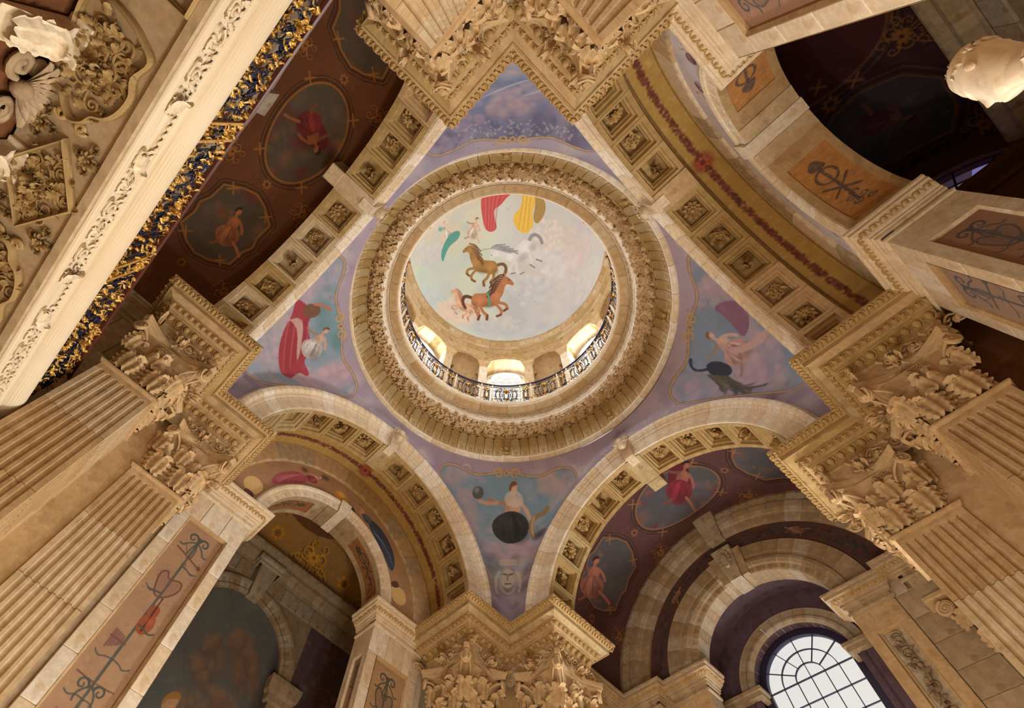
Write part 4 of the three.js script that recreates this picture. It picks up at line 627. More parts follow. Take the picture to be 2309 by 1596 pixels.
    for (let j = 0; j < 7; j++) for (let i = 0; i < 6; i++) { const m = part('pane', pg, M.glass, w); m.position.set(rw * (-1 + (i + 0.5) / 3) * S, Y(H0 - (j + 0.5) * 0.125), zg * S); }
    part('lower_pane', quad(P3(-rw, hb, zg), P3(rw, hb, zg), P3(rw, H0 - 0.875, zg), P3(-rw, H0 - 0.875, zg)), M.glass, w);
    for (const [r0, r1, n] of [[0, 0.34, 2], [0.34, 0.66, 6], [0.66, 1, 6]]) for (let i = 0; i < n; i++) part('pane', grid((u, v) => C(lerp(i, i + 1, u) / n * PI, lerp(r0, r1, v) * rw, zg), 5, 1), M.glass, w);
  } else struct('wall_blind', tri(join([quad(P3(-0.7, -0.4, 2.11), P3(0.7, -0.4, 2.11), P3(0.7, 3.2, 2.11), P3(-0.7, 3.2, 2.11))])), M.beige, 'plain beige plaster filling the blind arch', turn);
}
vaultArm('window', true); vaultArm('balcony', false);

// ---- arms with a painted lunette over a smaller arch: the staircase arm and the maroon-vault arm
function lunetteArm(key) {
  const { F, r, turn } = ARMS[key], R = rng(key === 'stair' ? 501 : 509), zb = F + DEPTH, zw = 1.495, zk = key === 'stair' ? 1.672 : 1.75, stair = key === 'stair', where = stair ? 'staircase' : 'maroon vault';
  struct('ceiling', grid((u, v) => C(PI * u, 0.835, lerp(zb, zw + 0.01, v)), 64, 3), M.garland, 'ochre band with a dark red painted garland round the lunette of the ' + where, turn);
  struct('wall_front', tri(grid((u, v) => C(PI * u, lerp(r + 0.002, 1.3, v), zb), 48, 1)), M.gold2, '', turn);
  const w = thing('lunette_wall', 'stone and painted wall with a smaller round arch opening to the ' + where, 'wall', { turn, kind: 'structure' });
  const G = stair ? [M.gold2, M.grey2, M.warm2] : [M.pale3, M.grey2, M.warm2], PL = [M.pale, M.pale2, M.pale3];
  ringStones(w, 'voussoir', 17, [[0.70, zw + 0.02], [0.70, zw - 0.006], [0.71, zw - 0.01], [0.84, zw - 0.01], [0.84, zw + 0.02]], G, R);
  part('painted_lunette', grid((u, v) => C(PI * u, lerp(0.505, 0.705, v), zw + 0.006), 72, 3), stair ? M.lunetteStair : M.lunetteVault, w);
  ringStones(w, 'voussoir', 19, [[0.4352, zw + 0.012], [0.435, zw - 0.008], [0.486, zw - 0.008], [0.489, zw - 0.016], [0.505, zw - 0.02], [0.518, zw - 0.012], [0.518, zw + 0.012]], PL, R, { skip: (i) => i === 9 });
  const k0 = part('keystone', tri(sweep([[0.425, zk + 0.004], [0.425, zw - 0.02], [0.522, zw - 0.028], [0.522, zk + 0.004]], (a, b, t) => [lerp(-1, 1, t) * (0.032 + (a - 0.435) * 0.1) * S, HS + a * S, b * S], 1, { cap: true })), M.pale, w);
  // soffit: ribs by the crown and painted panels sunk between stone margins
  const Pc = (a, b, d) => C(a, 0.434 + d, b);
  for (const s of [0, 1]) {
    const A = (a) => (s ? PI - a : a);
    part('soffit_panel', tri(recess((a, b, d) => Pc(A(a), b, d), [[deg(2), deg(76), zw, zk, 0], [deg(14), deg(66), zw + 0.038, zk - 0.034, 0], [deg(14), deg(66), zw + 0.038, zk - 0.034, 0.008]], 12, 1)), stair ? M.grey2 : M.warm3, w);
    part('painted_panel', grid((u, v) => Pc(A(lerp(deg(14), deg(66), u)), lerp(zw + 0.038, zk - 0.034, v), 0.0075), 16, 1), M['soffit_' + key], w);
    part('crown_rib', tri(recess((a, b, d) => Pc(A(a), b, d), [[deg(76), deg(85.5), zw, zk, -0.004], [deg(76), deg(85.5), zw, zk, -0.004]], 3, 1)), stair ? M.grey3 : M.warm, w);
  }
  for (const s of [-1, 1]) {
    const X = (x) => s * x;
    const P = thing('panelled_pillar', 'pale stone pillar with sunk panels of painted trophies at the ' + where + (s > 0 === stair ? ', beside the balcony arm' : ', beside the window arm'), 'pillar', { turn });
    P.userData.kind = 'structure'; delete P.userData.category;
    const pa = s > 0 ? [0.445, 0.80] : [-0.80, -0.445], pi = s > 0 ? [0.512, 0.73] : [-0.73, -0.512], D = 0.02;
    part('panel_recess', tri(recess((a, b, d) => P3(a, b, zw + d), [[pi[0] - 0.004, pi[1] + 0.004, 0.3, 2.1, 0], [pi[0], pi[1], 0.302, 2.096, 0.004], [pi[0] + 0.006, pi[1] - 0.006, 0.31, 2.088, 0.010], [pi[0] + 0.006, pi[1] - 0.006, 0.31, 2.088, D]], 1, 1)), M.warm3, P);
    const tp = part('painted_panel', grid((u, v) => P3(lerp(pi[1] - 0.006, pi[0] + 0.006, u), lerp(0.31, 2.088, v), zw + D - 0.001), 1, 1), M['trophy_' + key + (s > 0 ? '_a' : '_b')], P);
    const f = putFront(zw);
    ashlar(P, s > 0 ? 0.445 : -0.508, s > 0 ? 0.508 : -0.445, 0.3, 2.1, 0.2, 0.1, f, PL, R); ashlar(P, s > 0 ? 0.734 : -0.80, s > 0 ? 0.80 : -0.734, 0.3, 2.1, 0.2, 0.1, f, PL, R);
    ashlar(P, pa[0], pa[1], 2.1, 2.26, 0.16, 0.13, f, PL, R);
    part('core', tri(box(X(0.46) * S, X(0.85) * S, 0, Y(2.385), (zw + 0.022) * S, (zk - 0.005) * S)), M.pale3, P);
    part('top_face', tri(box(pa[0] * S, pa[1] * S, Y(2.26), Y(2.385), zw * S, (zw + 0.05) * S)), M.pale, P);
    // jamb
    part('jamb_panel', tri(recess((a, b, d) => P3(s * (0.445 + d), b, a), [[zw, zk, -0.4, 2.385, 0], [zw + 0.045, zk - 0.045, 0.3, 2.1, 0], [zw + 0.05, zk - 0.05, 0.3, 2.095, 0.008], [zw + 0.05, zk - 0.05, 0.3, 2.095, 0.014]], 1, 1)), M.pale2, P);
    part('painted_panel', grid((u, v) => P3(s * 0.4585, lerp(0.3, 2.095, v), lerp(zw + 0.05, zk - 0.05, s > 0 ? u : 1 - u)), 1, 1), M['trophy_' + key + (s > 0 ? '_b' : '_a')], P);
    impost(P, s > 0 ? [[0.445, zk], [0.445, zw], [0.86, zw]] : [[-0.86, zw], [-0.445, zw], [-0.445, zk]], M.pale2);
  }
  // the hall beyond: a vault across the view and the far wall
  const zc = 2.07, hv = 3.15, Rv = 0.42, xa = stair ? -1.3 : -1.3, xb = stair ? 1.3 : 0.92;
  struct('ceiling', grid((u, v) => P3(lerp(xa, xb, u), hv + sin(v * PI) * Rv, zc + cos(v * PI) * Rv), 24, 32), stair ? M.vaultStair : M.vaultMaroon, stair ? 'ochre staircase vault with painted gold foliage' : 'dark maroon vault with painted gold foliage and framed cloud picture', turn);
  struct('wall_near', tri(join([grid((u, v) => C(PI * u, lerp(0.436, 1.2, v), zk + 0.001), 40, 1), ...[-1, 1].map((s) => quad(P3(s * 0.85, -0.4, zk + 0.001), P3(s * 1.4, -0.4, zk + 0.001), P3(s * 1.4, 2.4, zk + 0.001), P3(s * 0.85, 2.4, zk + 0.001)))])), M.grey3, '', turn);
  const fw = thing('far_wall', stair ? 'far staircase wall with a round arched mythological painting' : 'far wall behind the marble head with a bold stone cornice', 'wall', { turn, kind: 'structure' });
  const zf = 2.49;
  part('plaster', tri(quad(P3(xa, -0.4, zf + 0.01), P3(xb, -0.4, zf + 0.01), P3(xb, 3.2, zf + 0.01), P3(xa, 3.2, zf + 0.01))), M.grey3, fw);
  part('cornice', tri(moulding([[xa, zf], [xb, zf]], [[0, 3.0], [0.01, 3.003], [0.012, 3.02], [0.03, 3.04], [0.035, 3.05], [0.07, 3.055], [0.07, 3.085], [0.09, 3.11], [0.1, 3.135], [0.1, 3.15], [0, 3.155]].map((q) => [q[0], q[1]]))), M.grey2, fw);
  ashlar(fw, xa, xb, 2.87, 3.0, 0.13, 0.14, putFront(zf), [M.grey, M.grey2], R);
  if (stair) {
    const hc = 2.353, CC = (a, rr, z) => [rr * cos(a) * S, Y(hc) + rr * sin(a) * S, z * S];
    const ar = ringStones(fw, 'voussoir', 17, [[0.40, zf + 0.02], [0.40, zf - 0.02], [0.425, zf - 0.022], [0.44, zf - 0.012], [0.455, zf - 0.02], [0.48, zf - 0.03], [0.50, zf - 0.03], [0.50, zf + 0.02]], [M.grey, M.grey2, M.grey3], R); ar.forEach((m) => { m.position.y = Y(hc); });
    part('keystone', tri(join([sweep([[0.38, zf], [0.38, zf - 0.06], [0.62, zf - 0.09], [0.62, zf]], (a, b, t) => [lerp(-1, 1, t) * (0.045 + (a - 0.4) * 0.12) * S, Y(hc) + a * S, b * S], 1, { cap: true }), moulding([[-0.09, zf], [-0.09, zf - 0.095], [0.09, zf - 0.095], [0.09, zf]], [[0, 2.965], [0.012, 2.97], [0.012, 2.99], [0.025, 3.005], [0.025, 3.03], [0, 3.03]])])), M.grey, fw);
    part('painted_arch', grid((u, v) => { const x = lerp(-0.41, 0.41, u), top = hc + sqrt(max(0, 0.41 * 0.41 - x * x)); return P3(-x, lerp(0.9, top, v), zf + 0.004); }, 40, 2), M.farPicture, fw);
    for (const s of [-1, 1]) {
      part('painted_panel', quad(P3(s * 0.51, 1.2, zf + 0.004), P3(s * 1.2, 1.2, zf + 0.004), P3(s * 1.2, 2.86, zf + 0.004), P3(s * 0.51, 2.86, zf + 0.004)), M.farPanel, fw);
      part('impost_block', tri(join([moulding(s > 0 ? [[0.39, zf], [0.39, zf - 0.03], [0.54, zf - 0.03], [0.54, zf]] : [[-0.54, zf], [-0.54, zf - 0.03], [-0.39, zf - 0.03], [-0.39, zf]], [[0, 2.2], [0.02, 2.21], [0.02, 2.25], [0.035, 2.27], [0.045, 2.33], [0.045, 2.353], [0, 2.354]].map(([a, b]) => [a, b])), box(s * 0.4 * S, s * 0.53 * S, 0, Y(2.35), (zf - 0.03) * S, zf * S)])), M.grey2, fw);
    }
  }
  for (const x of [xa, xb]) if (stair || x < 0) struct('wall_end', tri(quad(P3(x, -0.4, zk), P3(x, -0.4, 2.5), P3(x, 3.6, 2.5), P3(x, 3.6, zk))), stair ? M.grey3 : M.umber, '', turn);
  if (!stair) {                                      // the far lunette window, at the end of the maroon vault
    const w2 = thing('window', 'dim bluish lunette window at the end of the maroon vault', '', { turn, kind: 'structure' }); w2.name = 'window_2';
    const rw = 0.325, hc = 3.0, zq = 2.05, D = (a, rr, x) => P3(x, hc + rr * sin(a), zq + rr * cos(a)), xg = xb + 0.03;
    part('surround', join([tri(grid((u, v) => D(PI * u, lerp(rw, 0.75, v), xb), 32, 1)), tri(grid((u, v) => D(PI * u, rw, lerp(xb, xb + 0.06, v)), 32, 1)), tri(quad(P3(xb, -0.4, zq - 0.75), P3(xb, -0.4, zq + 0.75), P3(xb, hc, zq + 0.75), P3(xb, hc, zq - 0.75)))]), M.umber, w2);
    part('sill', tri(box(xb * S - 0.2, xb * S + 0.2, Y(hc) - 0.12, Y(hc) + 0.04, (zq - 0.44) * S, (zq + 0.44) * S, 0.02)), M.umber, w2); part('sill_moulding', tri(box(xb * S - 0.1, xb * S, Y(hc) - 0.5, Y(hc) - 0.32, (zq - 0.44) * S, (zq + 0.44) * S, 0.03)), M.umber, w2);
    for (let i = 0; i < 6; i++) { const a = i * PI / 6; if (i) part('glazing_bar', tube([P3(xg, hc, zq), P3(xg, hc + sin(a) * rw, zq + cos(a) * rw)], 0.022, 5), M.bar, w2); for (const [q, s] of [[0.05, 0.59], [0.59, 1]]) part('pane', grid((u, v) => D(lerp(a, a + PI / 6, u), lerp(q, s, v) * rw, xg), 4, 1), q > 0.5 ? M.dim : M.glass, w2); }
    for (const q of [0.59, 1]) part('glazing_bar', tube(Array.from({ length: 25 }, (_, i) => D(i / 24 * PI, rw * q, xg)), 0.022, 5), M.bar, w2);
  }
}
lunetteArm('stair'); lunetteArm('vault');
// ---------- the four corner piers: fluted pilasters, capitals, entablature ----------
const W0 = 0.6714;                                   // lip to lip half width of an arch opening
const SH = { x0: W0 + 0.145, x1: 1.05, z0: 1.145, z1: 1.38 };   // shaft of the pilaster beside the z arm
function flutePath() {                               // plan outline: jamb from the back, round the arris, along the front face
  const p = [], w = SH.x1 - SH.x0, d = SH.z1 - SH.z0, nf = 7;
  const face = (L, put) => { const m = 0.013, pitch = (L - 2 * m) / nf, rg = pitch * 0.32; for (let i = 0; i < nf; i++) { const c = m + (i + 0.5) * pitch; for (let k = 0; k <= 6; k++) { const a = PI * k / 6; put(c - rg * cos(a), rg * sin(a) * 0.9); } } };
  p.push([SH.x0, SH.z1]); face(d, (s, q) => p.push([SH.x0 + q, SH.z1 - s])); p.push([SH.x0, SH.z0]); face(w, (s, q) => p.push([SH.x0 + s, SH.z0 + q])); p.push([SH.x1, SH.z0], [SH.x1, SH.z0 + 0.06]);
  return p;
}
const FL = flutePath(), FH = 1.752, CAPB = 1.797;
function shaftPiece(h0, h1) { const l = []; for (let k = 0; k + 1 < FL.length; k++) l.push(quad(P3(FL[k][0], h0, FL[k][1]), P3(FL[k + 1][0], h0, FL[k + 1][1]), P3(FL[k + 1][0], h1, FL[k + 1][1]), P3(FL[k][0], h1, FL[k][1]))); return join(l); }
function fluteTops() {                               // plain head of the shaft with the round tops of the flutes
  const l = [], w = SH.x1 - SH.x0, d = SH.z1 - SH.z0, m = 0.013;
  for (const jamb of [0, 1]) {
    const L = jamb ? d : w, pitch = (L - 2 * m) / 7, rg = pitch * 0.32, M2 = jamb ? (s, h, q) => P3(SH.x0 + q, h, SH.z1 - s) : (s, h, q) => P3(SH.x0 + s, h, SH.z0 + q);
    const sh = new THREE.Shape(); sh.moveTo(0, FH);
    for (let i = 0; i < 7; i++) { const c = m + (i + 0.5) * pitch; sh.lineTo(c - rg, FH); for (let k = 1; k <= 8; k++) { const a = PI - PI * k / 8; sh.lineTo(c + rg * cos(a), FH + rg * sin(a) * 1.0); } }
    sh.lineTo(L, FH); sh.lineTo(L, CAPB); sh.lineTo(0, CAPB); sh.closePath();
    const g = new THREE.ShapeGeometry(sh), q = g.attributes.position, P = []; for (let i = 0; i < q.count; i++) P.push(...M2(q.getX(i), q.getY(i), 0)); l.push(mk(P, Array.from(g.index.array)));
    for (let i = 0; i < 7; i++) { const c = m + (i + 0.5) * pitch; l.push(grid((u, v) => { const a = PI * u, b = v * PI / 2; return M2(c - rg * cos(a) * cos(b), FH + rg * sin(b), rg * 0.9 * sin(a) * cos(b)); }, 8, 4)); }
  }
  l.push(quad(P3(SH.x1, FH, SH.z0), P3(SH.x1, FH, SH.z1), P3(SH.x1, CAPB, SH.z1), P3(SH.x1, CAPB, SH.z0)));
  return join(l);
}
const JOINTS = [-0.4, 0.08, 0.5, 0.86, 1.2, 1.5, FH];
const ASTR = [[0, 1.785], [0.006, 1.786], [0.012, 1.791], [0.013, 1.797], [0.010, 1.803], [0.004, 1.805], [0.004, 1.809], [0, 1.812]];
const shaftPath = [[SH.x1, SH.z0 + 0.01], [SH.x1, SH.z0], [SH.x0, SH.z0], [SH.x0, SH.z1], [SH.x0 + 0.1, SH.z1]].reverse();
function capital() {                                 // in the frame of the pilaster beside the z arm
  const o = {}, bx = [SH.x0 + 0.008, SH.x1, SH.z0 + 0.008, SH.z1 - 0.008], hT = 2.075;
  const flare = (a, b, t) => { const k = Math.pow(t, 3) * 0.03; return k; };
  // bell: the shaft carried up and flared
  o.bell = tri(join([grid((u, t) => { const k = flare(0, 0, t); return P3(lerp(bx[0] - k, bx[1], u), lerp(CAPB, hT, t), bx[2] - k); }, 6, 10), grid((u, t) => { const k = flare(0, 0, t); return P3(bx[0] - k, lerp(CAPB, hT, t), lerp(bx[2] - k, bx[3] + k, u)); }, 6, 10), grid((u, t) => P3(bx[1], lerp(CAPB, hT, t), lerp(bx[2], 1.2, u)), 2, 4), grid((u, t) => P3(lerp(bx[0], 1.1, u), lerp(CAPB, hT, t), bx[3] + flare(0, 0, t)), 2, 4)]));
  // abacus: concave sides between horns
  const H = [[1.066, 1.072], [W0 + 0.068, 1.068], [W0 + 0.068, 1.440], [1.066, 1.440]], cut = 0.018;
  const side = (A, B, dip, inn, n = 12) => { const r = [], L = hypot(B[0] - A[0], B[1] - A[1]), X = [(B[0] - A[0]) / L, (B[1] - A[1]) / L]; for (let i = 0; i <= n; i++) { const t = i / n, s = lerp(cut, L - cut, t), d = dip * sin(PI * t) ; r.push([A[0] + X[0] * s + inn[0] * d, A[1] + X[1] * s + inn[1] * d]); } return r; };
  const out = (e) => [...side(H[0], H[1], 0.060 - e, [0, 1]), ...side(H[1], H[2], 0.064 - e, [1, 0]), ...side(H[2], H[3], 0.02, [0, -1], 2)];
  const mid = [0.92, 1.26], sc = (p, k) => [mid[0] + (p[0] - mid[0]) * k, mid[1] + (p[1] - mid[1]) * k];
  const lay = (k0, h0, k1, h1) => { const p = out(0); return p.slice(0, -1).map((q, i) => { const r = p[i + 1], [a, b, c, d] = [sc(q, k0), sc(r, k0), sc(r, k1), sc(q, k1)]; return quad(P3(a[0], h0, a[1]), P3(b[0], h0, b[1]), P3(c[0], h1, c[1]), P3(d[0], h1, d[1])); }); };
  o.abacus = tri(join([lay(0.5, 2.072, 0.95, 2.074), lay(0.95, 2.074, 0.965, 2.09), lay(0.965, 2.09, 0.985, 2.094), lay(0.985, 2.094, 1.0, 2.108), lay(1.0, 2.108, 1.0, 2.116), lay(1.0, 2.116, 0.5, 2.118)]));
  const face = (f) => { // f: 'front' or 'jamb' -> map (s along the face from the outer arris, h, out) to space
    const L = f === 'front' ? SH.x1 - SH.x0 : SH.z1 - SH.z0;
    const org = (s, h, d) => f === 'front' ? P3(SH.x0 + s, h, SH.z0 - d) : P3(SH.x0 - d, h, SH.z0 + s);
    const X = f === 'front' ? [-1, 0, 0] : [0, 0, 1], Z = f === 'front' ? [0, 0, -1] : [-1, 0, 0];
    return { L, put: (g, s, h, d = 0) => basis(g, org(s, h, d), X, [0, 1, 0], Z) };
  };
  o.leaves = []; o.volutes = []; o.flowers = [];
  const lowLeaf = acanthus(0.42, 0.60, 2.7, 5, 0.03, 12, 22), upLeaf = acanthus(0.36, 0.56, 2.7, 5, 0.05, 12, 20), slim = acanthus(0.16, 0.46, 2.2, 3, 0.05, 6, 12);
  for (const f of ['front', 'jamb']) {
    const F = face(f);
    for (const k of [0.25, 0.75]) o.leaves.push(F.put(lowLeaf, F.L * k, 1.806, 0.0));
    o.leaves.push(F.put(upLeaf, F.L * 0.5, 1.915, 0.006));
    for (const k of [0.02, 0.98]) if (!(f === 'jamb' && k < 0.5)) { if (k > 0.5 || f === 'jamb') o.leaves.push(F.put(moved(upLeaf, 0, 0, 0, 0, k > 0.5 ? -0.6 : 0.6, 0), F.L * k, 1.915, 0.004)); }
    for (const k of [0.3, 0.7]) o.leaves.push(F.put(moved(slim, 0, 0, 0, 0, 0, k < 0.5 ? -0.35 : 0.35), F.L * k, 1.90, 0.012));
    // volutes at both ends of the face, with the stem that feeds them, and small inner helices
    const ends = f === 'front' ? [[-0.052, 1, 1], [F.L - 0.006, -1, -1]] : [[-0.052, -1, 1], [F.L + 0.035, 1, -1]];
    for (const [s, sg, inw] of ends) {
      const v = join([tube(spiral(0, 0, 0.115, 0.016, PI / 2, -sg * 2.2, 40, 0), (t) => 0.026 - 0.010 * t, 6), ball(0, 0, 0.005, 0.026), moved(new THREE.CylinderGeometry(0.105, 0.105, 0.05, 18), 0, 0, -0.02, PI / 2, 0, 0)]);
      o.volutes.push(F.put(moved(v, 0, 0, 0, 0, sg * 0.5, 0), s, 2.044, 0.052));
      o.volutes.push(F.put(tube(bez([0, 0, 0], [sg * 0.02, 0.12, 0.02], [sg * 0.10, 0.2, 0.10], [sg * 0.26, 0.235, 0.2], 10), 0.022, 5), s + inw * 0.075, 1.985, 0.014));
    }
    for (const sg of [-1, 1]) o.volutes.push(F.put(tube(spiral(sg * 0.09, 0, 0.07, 0.012, PI / 2, sg * 1.6, 20, 0.03), 0.014, 5), F.L / 2, 2.035, 0.02));
    o.flowers.push(F.put(join([rosette(2, 0.17), moved(leafSmall(0.14, 0.28), 0, -0.05, 0.06, 0, 0, PI)]), F.L * 0.46, 2.098, f === 'front' ? 0.026 : 0.024));
  }
  const cl = moved(acanthus(0.32, 0.56, 2.5, 5, 0.12, 10, 20), 0, 0, 0, 0, PI * 1.25, 0);        // the big corner leaf under the horn
  o.leaves.push(moved(cl, SH.x0 * S, Y(1.86), SH.z0 * S));
  o.horn = tri(box((W0 + 0.072) * S, (W0 + 0.092) * S, Y(2.02), Y(2.075), 1.072 * S, 1.092 * S, 0.01));
  return o;
}
const CAP0 = capital(), CAP1 = Object.fromEntries(Object.entries(CAP0).map(([k, v]) => [k, Array.isArray(v) ? v.map(swapXZ) : swapXZ(v)]));
const ENT = [[0, 2.10], [0, 2.2], [0.004, 2.206], [0.006, 2.222], [0.012, 2.238], [0.024, 2.249], [0.030, 2.251], [0.030, 2.257], [0.034, 2.259], [0.036, 2.268], [0.046, 2.276], [0.056, 2.294], [0.060, 2.296], [0.062, 2.308], [0.094, 2.316], [0.094, 2.311], [0.098, 2.311], [0.098, 2.338], [0.103, 2.341], [0.108, 2.346], [0.124, 2.362], [0.128, 2.366], [0.128, 2.377], [0, 2.382]];
const FR = 0.128;
const EGG = eggUnit(0.18), LEAFB = budUnit(0.13, 0.10), WLEAF = waterLeaf(0.165, 0.13), SCR = scrollUnit(0.66, 0.34, 0.02);
function pier(rot, shiftX, shiftZ, zReturn, names) {
  const at = [shiftX * S, 0, shiftZ * S], R = rng(Math.round(rot * 100) + 900);
  const place = (o) => { o.rotation.y = rot; o.position.set(at[0] * cos(rot) + at[2] * sin(rot), 0, -at[0] * sin(rot) + at[2] * cos(rot)); return o; };
  // core
  const plan = [[0.955, 2.0], [0.955, 1.37], [1.04, 1.37], [1.04, 1.155], [1.155, 1.155], [1.155, 1.04], [1.37, 1.04], [1.37, 0.98], [1.6, 0.98]];
  const core = place(thing('wall_pier', '', '', { kind: 'structure' }));
  part('plain_wall', tri(join(plan.slice(0, -1).map((p, i) => quad(P3(p[0], -0.4, p[1]), P3(plan[i + 1][0], -0.4, plan[i + 1][1]), P3(plan[i + 1][0], 2.4, plan[i + 1][1]), P3(p[0], 2.4, p[1]))))), M.warm2, core);
  for (const mir of [0, 1]) {
    const T = (g) => (mir ? swapXZ(g) : g);
    const q = place(thing('fluted_pilaster', 'fluted pilaster with leafy volute capital, ' + names[mir], 'pilaster'));
    for (let i = 0; i + 1 < JOINTS.length; i++) part('shaft_stone', tri(T(shaftPiece(JOINTS[i] + 0.0008, JOINTS[i + 1] - (i < 5 ? 0.0008 : 0))), 1, i * 0.37, mir * 0.5 + i), pick([M.warm, M.warm2, M.warm3], R), q);
    part('shaft_core', T(tri(box((SH.x0 + 0.012) * S, SH.x1 * S, 0, Y(1.79), (SH.z0 + 0.012) * S, SH.z1 * S))), M.warm3, q);
    part('shaft_head', tri(T(fluteTops())), M.warm2, q);
    part('astragal', tri(T(moulding(shaftPath, ASTR))), M.warm3, q);
    const CAP = mir ? CAP1 : CAP0, c = part('capital', CAP.bell, M.warm2, q);
    part('abacus', CAP.abacus, M.carved, c); part('horn', CAP.horn, M.carved, c);
    for (const g of CAP.leaves) part('acanthus_leaf', g, M.carved, c);
    for (const g of CAP.volutes) part('volute', g, M.carved, c);
    for (const g of CAP.flowers) part('abacus_flower', g, M.carved, c);
  }
  const eZ = zReturn ? 1.512 : 1.462 + FR, eX = zReturn ? 1.462 + FR : 1.512;
  const path = [[W0 + FR + 0.2, eZ - FR], [W0 + FR, eZ - FR], [W0 + FR, 1 + FR], [1 + FR, 1 + FR], [1 + FR, W0 + FR], [eX - FR, W0 + FR], [eX - FR, W0 + FR + 0.2]];
  const P = path, e = place(thing('entablature', 'zigzag stone entablature with egg moulding, ' + names[2], 'cornice'));
  const pr = (a, b) => ENT.slice(a, b + 1);
  const segs = (prof, name, mats) => { for (let k = 0; k + 1 < P.length; k++) { const o = sweep(prof, (a, b, t) => { const f = offsetPath(P, a); return P3(lerp(f[k][0], f[k + 1][0], t), b, lerp(f[k][1], f[k + 1][1], t)); }, 1); part(name, tri(o, 1, k * 0.3, 0), pick(mats, R), e); } };
  segs(pr(0, 2), 'frieze', [M.warm, M.warm2]); segs(pr(2, 7), 'egg_band', [M.gold2, M.warm3]); segs(pr(7, 13), 'bed_moulding', [M.warm3, M.gold2]); segs(pr(13, 17), 'corona', [M.gold2, M.warm2, M.gold]); segs(pr(17, 23), 'cymatium', [M.gold2, M.warm2]);
  part('eggs', strip(EGG, P, 0.021, 2.236, 0.18, 0.75), M.stoneRose, e, true);
  part('leaf_buds', strip(LEAFB, P, 0.053, 2.284, 0.13, 0.5), M.stoneRose, e, true);
  part('leaf_strip', strip(WLEAF, P, 0.118, 2.353, 0.165, 0.75), M.stoneRose, e, true);
  part('frieze_scrolls', strip(SCR, P, 0.002, 2.158, 0.66, 0), M.carved, e, true);
}
const KX = 0.0147;
pier(0, -KX, KX, true, ['window arch side, pier between staircase and window', 'staircase side, pier between staircase and window', 'on the pier between the staircase and window arches']);
pier(PI / 2, KX, -KX, false, ['staircase side, pier between balcony and staircase', 'balcony arch side, pier between balcony and staircase', 'on the pier between the balcony and staircase arches']);
pier(PI, -KX, KX, true, ['balcony arch side, pier between balcony and maroon vault', 'maroon vault side, pier between balcony and maroon vault', 'on the pier between the balcony and maroon vault arches']);
pier(-PI / 2, KX, -KX, false, ['maroon vault side, pier between maroon vault and window', 'window arch side, pier between maroon vault and window', 'on the pier between the maroon vault and window arches']);
// ---------- pendentives, ring cornice, drum and dome ----------
const DC = [0.012, 0, -0.097];                       // the dome stands a little off the centre of the square
const D = (az, r, h) => [sin(az) * r * S, Y(h), cos(az) * r * S];
const PENDS = [[0, 'window', 'stair', M.pendA, 'painted pendentive of a seated woman with a globe, between staircase and window arches'], [1, 'stair', 'balcony', M.pendB, 'painted pendentive of a figure in red drapery, between staircase and balcony arches'], [2, 'balcony', 'vault', M.pendC, 'painted pendentive of dark sky and water, between balcony and maroon vault arches'], [3, 'vault', 'window', M.pendD, 'painted pendentive of a nude with a dark peacock, between maroon vault and window arches']];
function pendRho(f, h, Fa, Fb) {                     // f: 0 on the a arch axis .. PI/2 on the b arch axis
  const q = Math.sqrt(max(0.01, 1.537 * 1.537 - (h - 2.4) * (h - 2.4)));
  return [min(q, (Fa - 0.008) / max(cos(f), 1e-6), (Fb - 0.008) / max(sin(f), 1e-6)), q];
}
for (const [k, a, b, mat, label] of PENDS) {
  const Fa = ARMS[a].F, Fb = ARMS[b].F, n = 120, m = 60, pos = [], uv = [], ix = [], keep = [];
  for (let j = 0; j <= m; j++) for (let i = 0; i <= n; i++) {
    const f = PI / 2 * i / n, h = lerp(2.36, 3.508, j / m), [r] = pendRho(f, h, Fa, Fb), x = r * sin(f), z = r * cos(f);
    pos.push(x * S, Y(h), z * S); uv.push(1 - i / n, j / m);
    const hit = (F, lat, rr) => F && hypot(lat, h - H0) < rr + 0.10;
    keep.push(!(hit(abs(z - (Fa - 0.008)) < 1e-4, x, ARMS[a].r) || hit(abs(x - (Fb - 0.008)) < 1e-4, z, ARMS[b].r)));
  }
  for (let j = 0; j < m; j++) for (let i = 0; i < n; i++) { const p = j * (n + 1) + i, q = [p, p + 1, p + n + 2, p + n + 1]; if (q.some((c) => keep[c])) ix.push(p, p + 1, p + n + 2, p, p + n + 2, p + n + 1); }
  const o = part('pendentive', mk(pos, ix, uv), mat, scene); o.rotation.y = k * PI / 2; Object.assign(o.userData, { label, category: 'fresco' });
}
const ring = thing('ring_cornice', 'carved circular stone cornice at the foot of the dome', 'cornice', { at: DC });
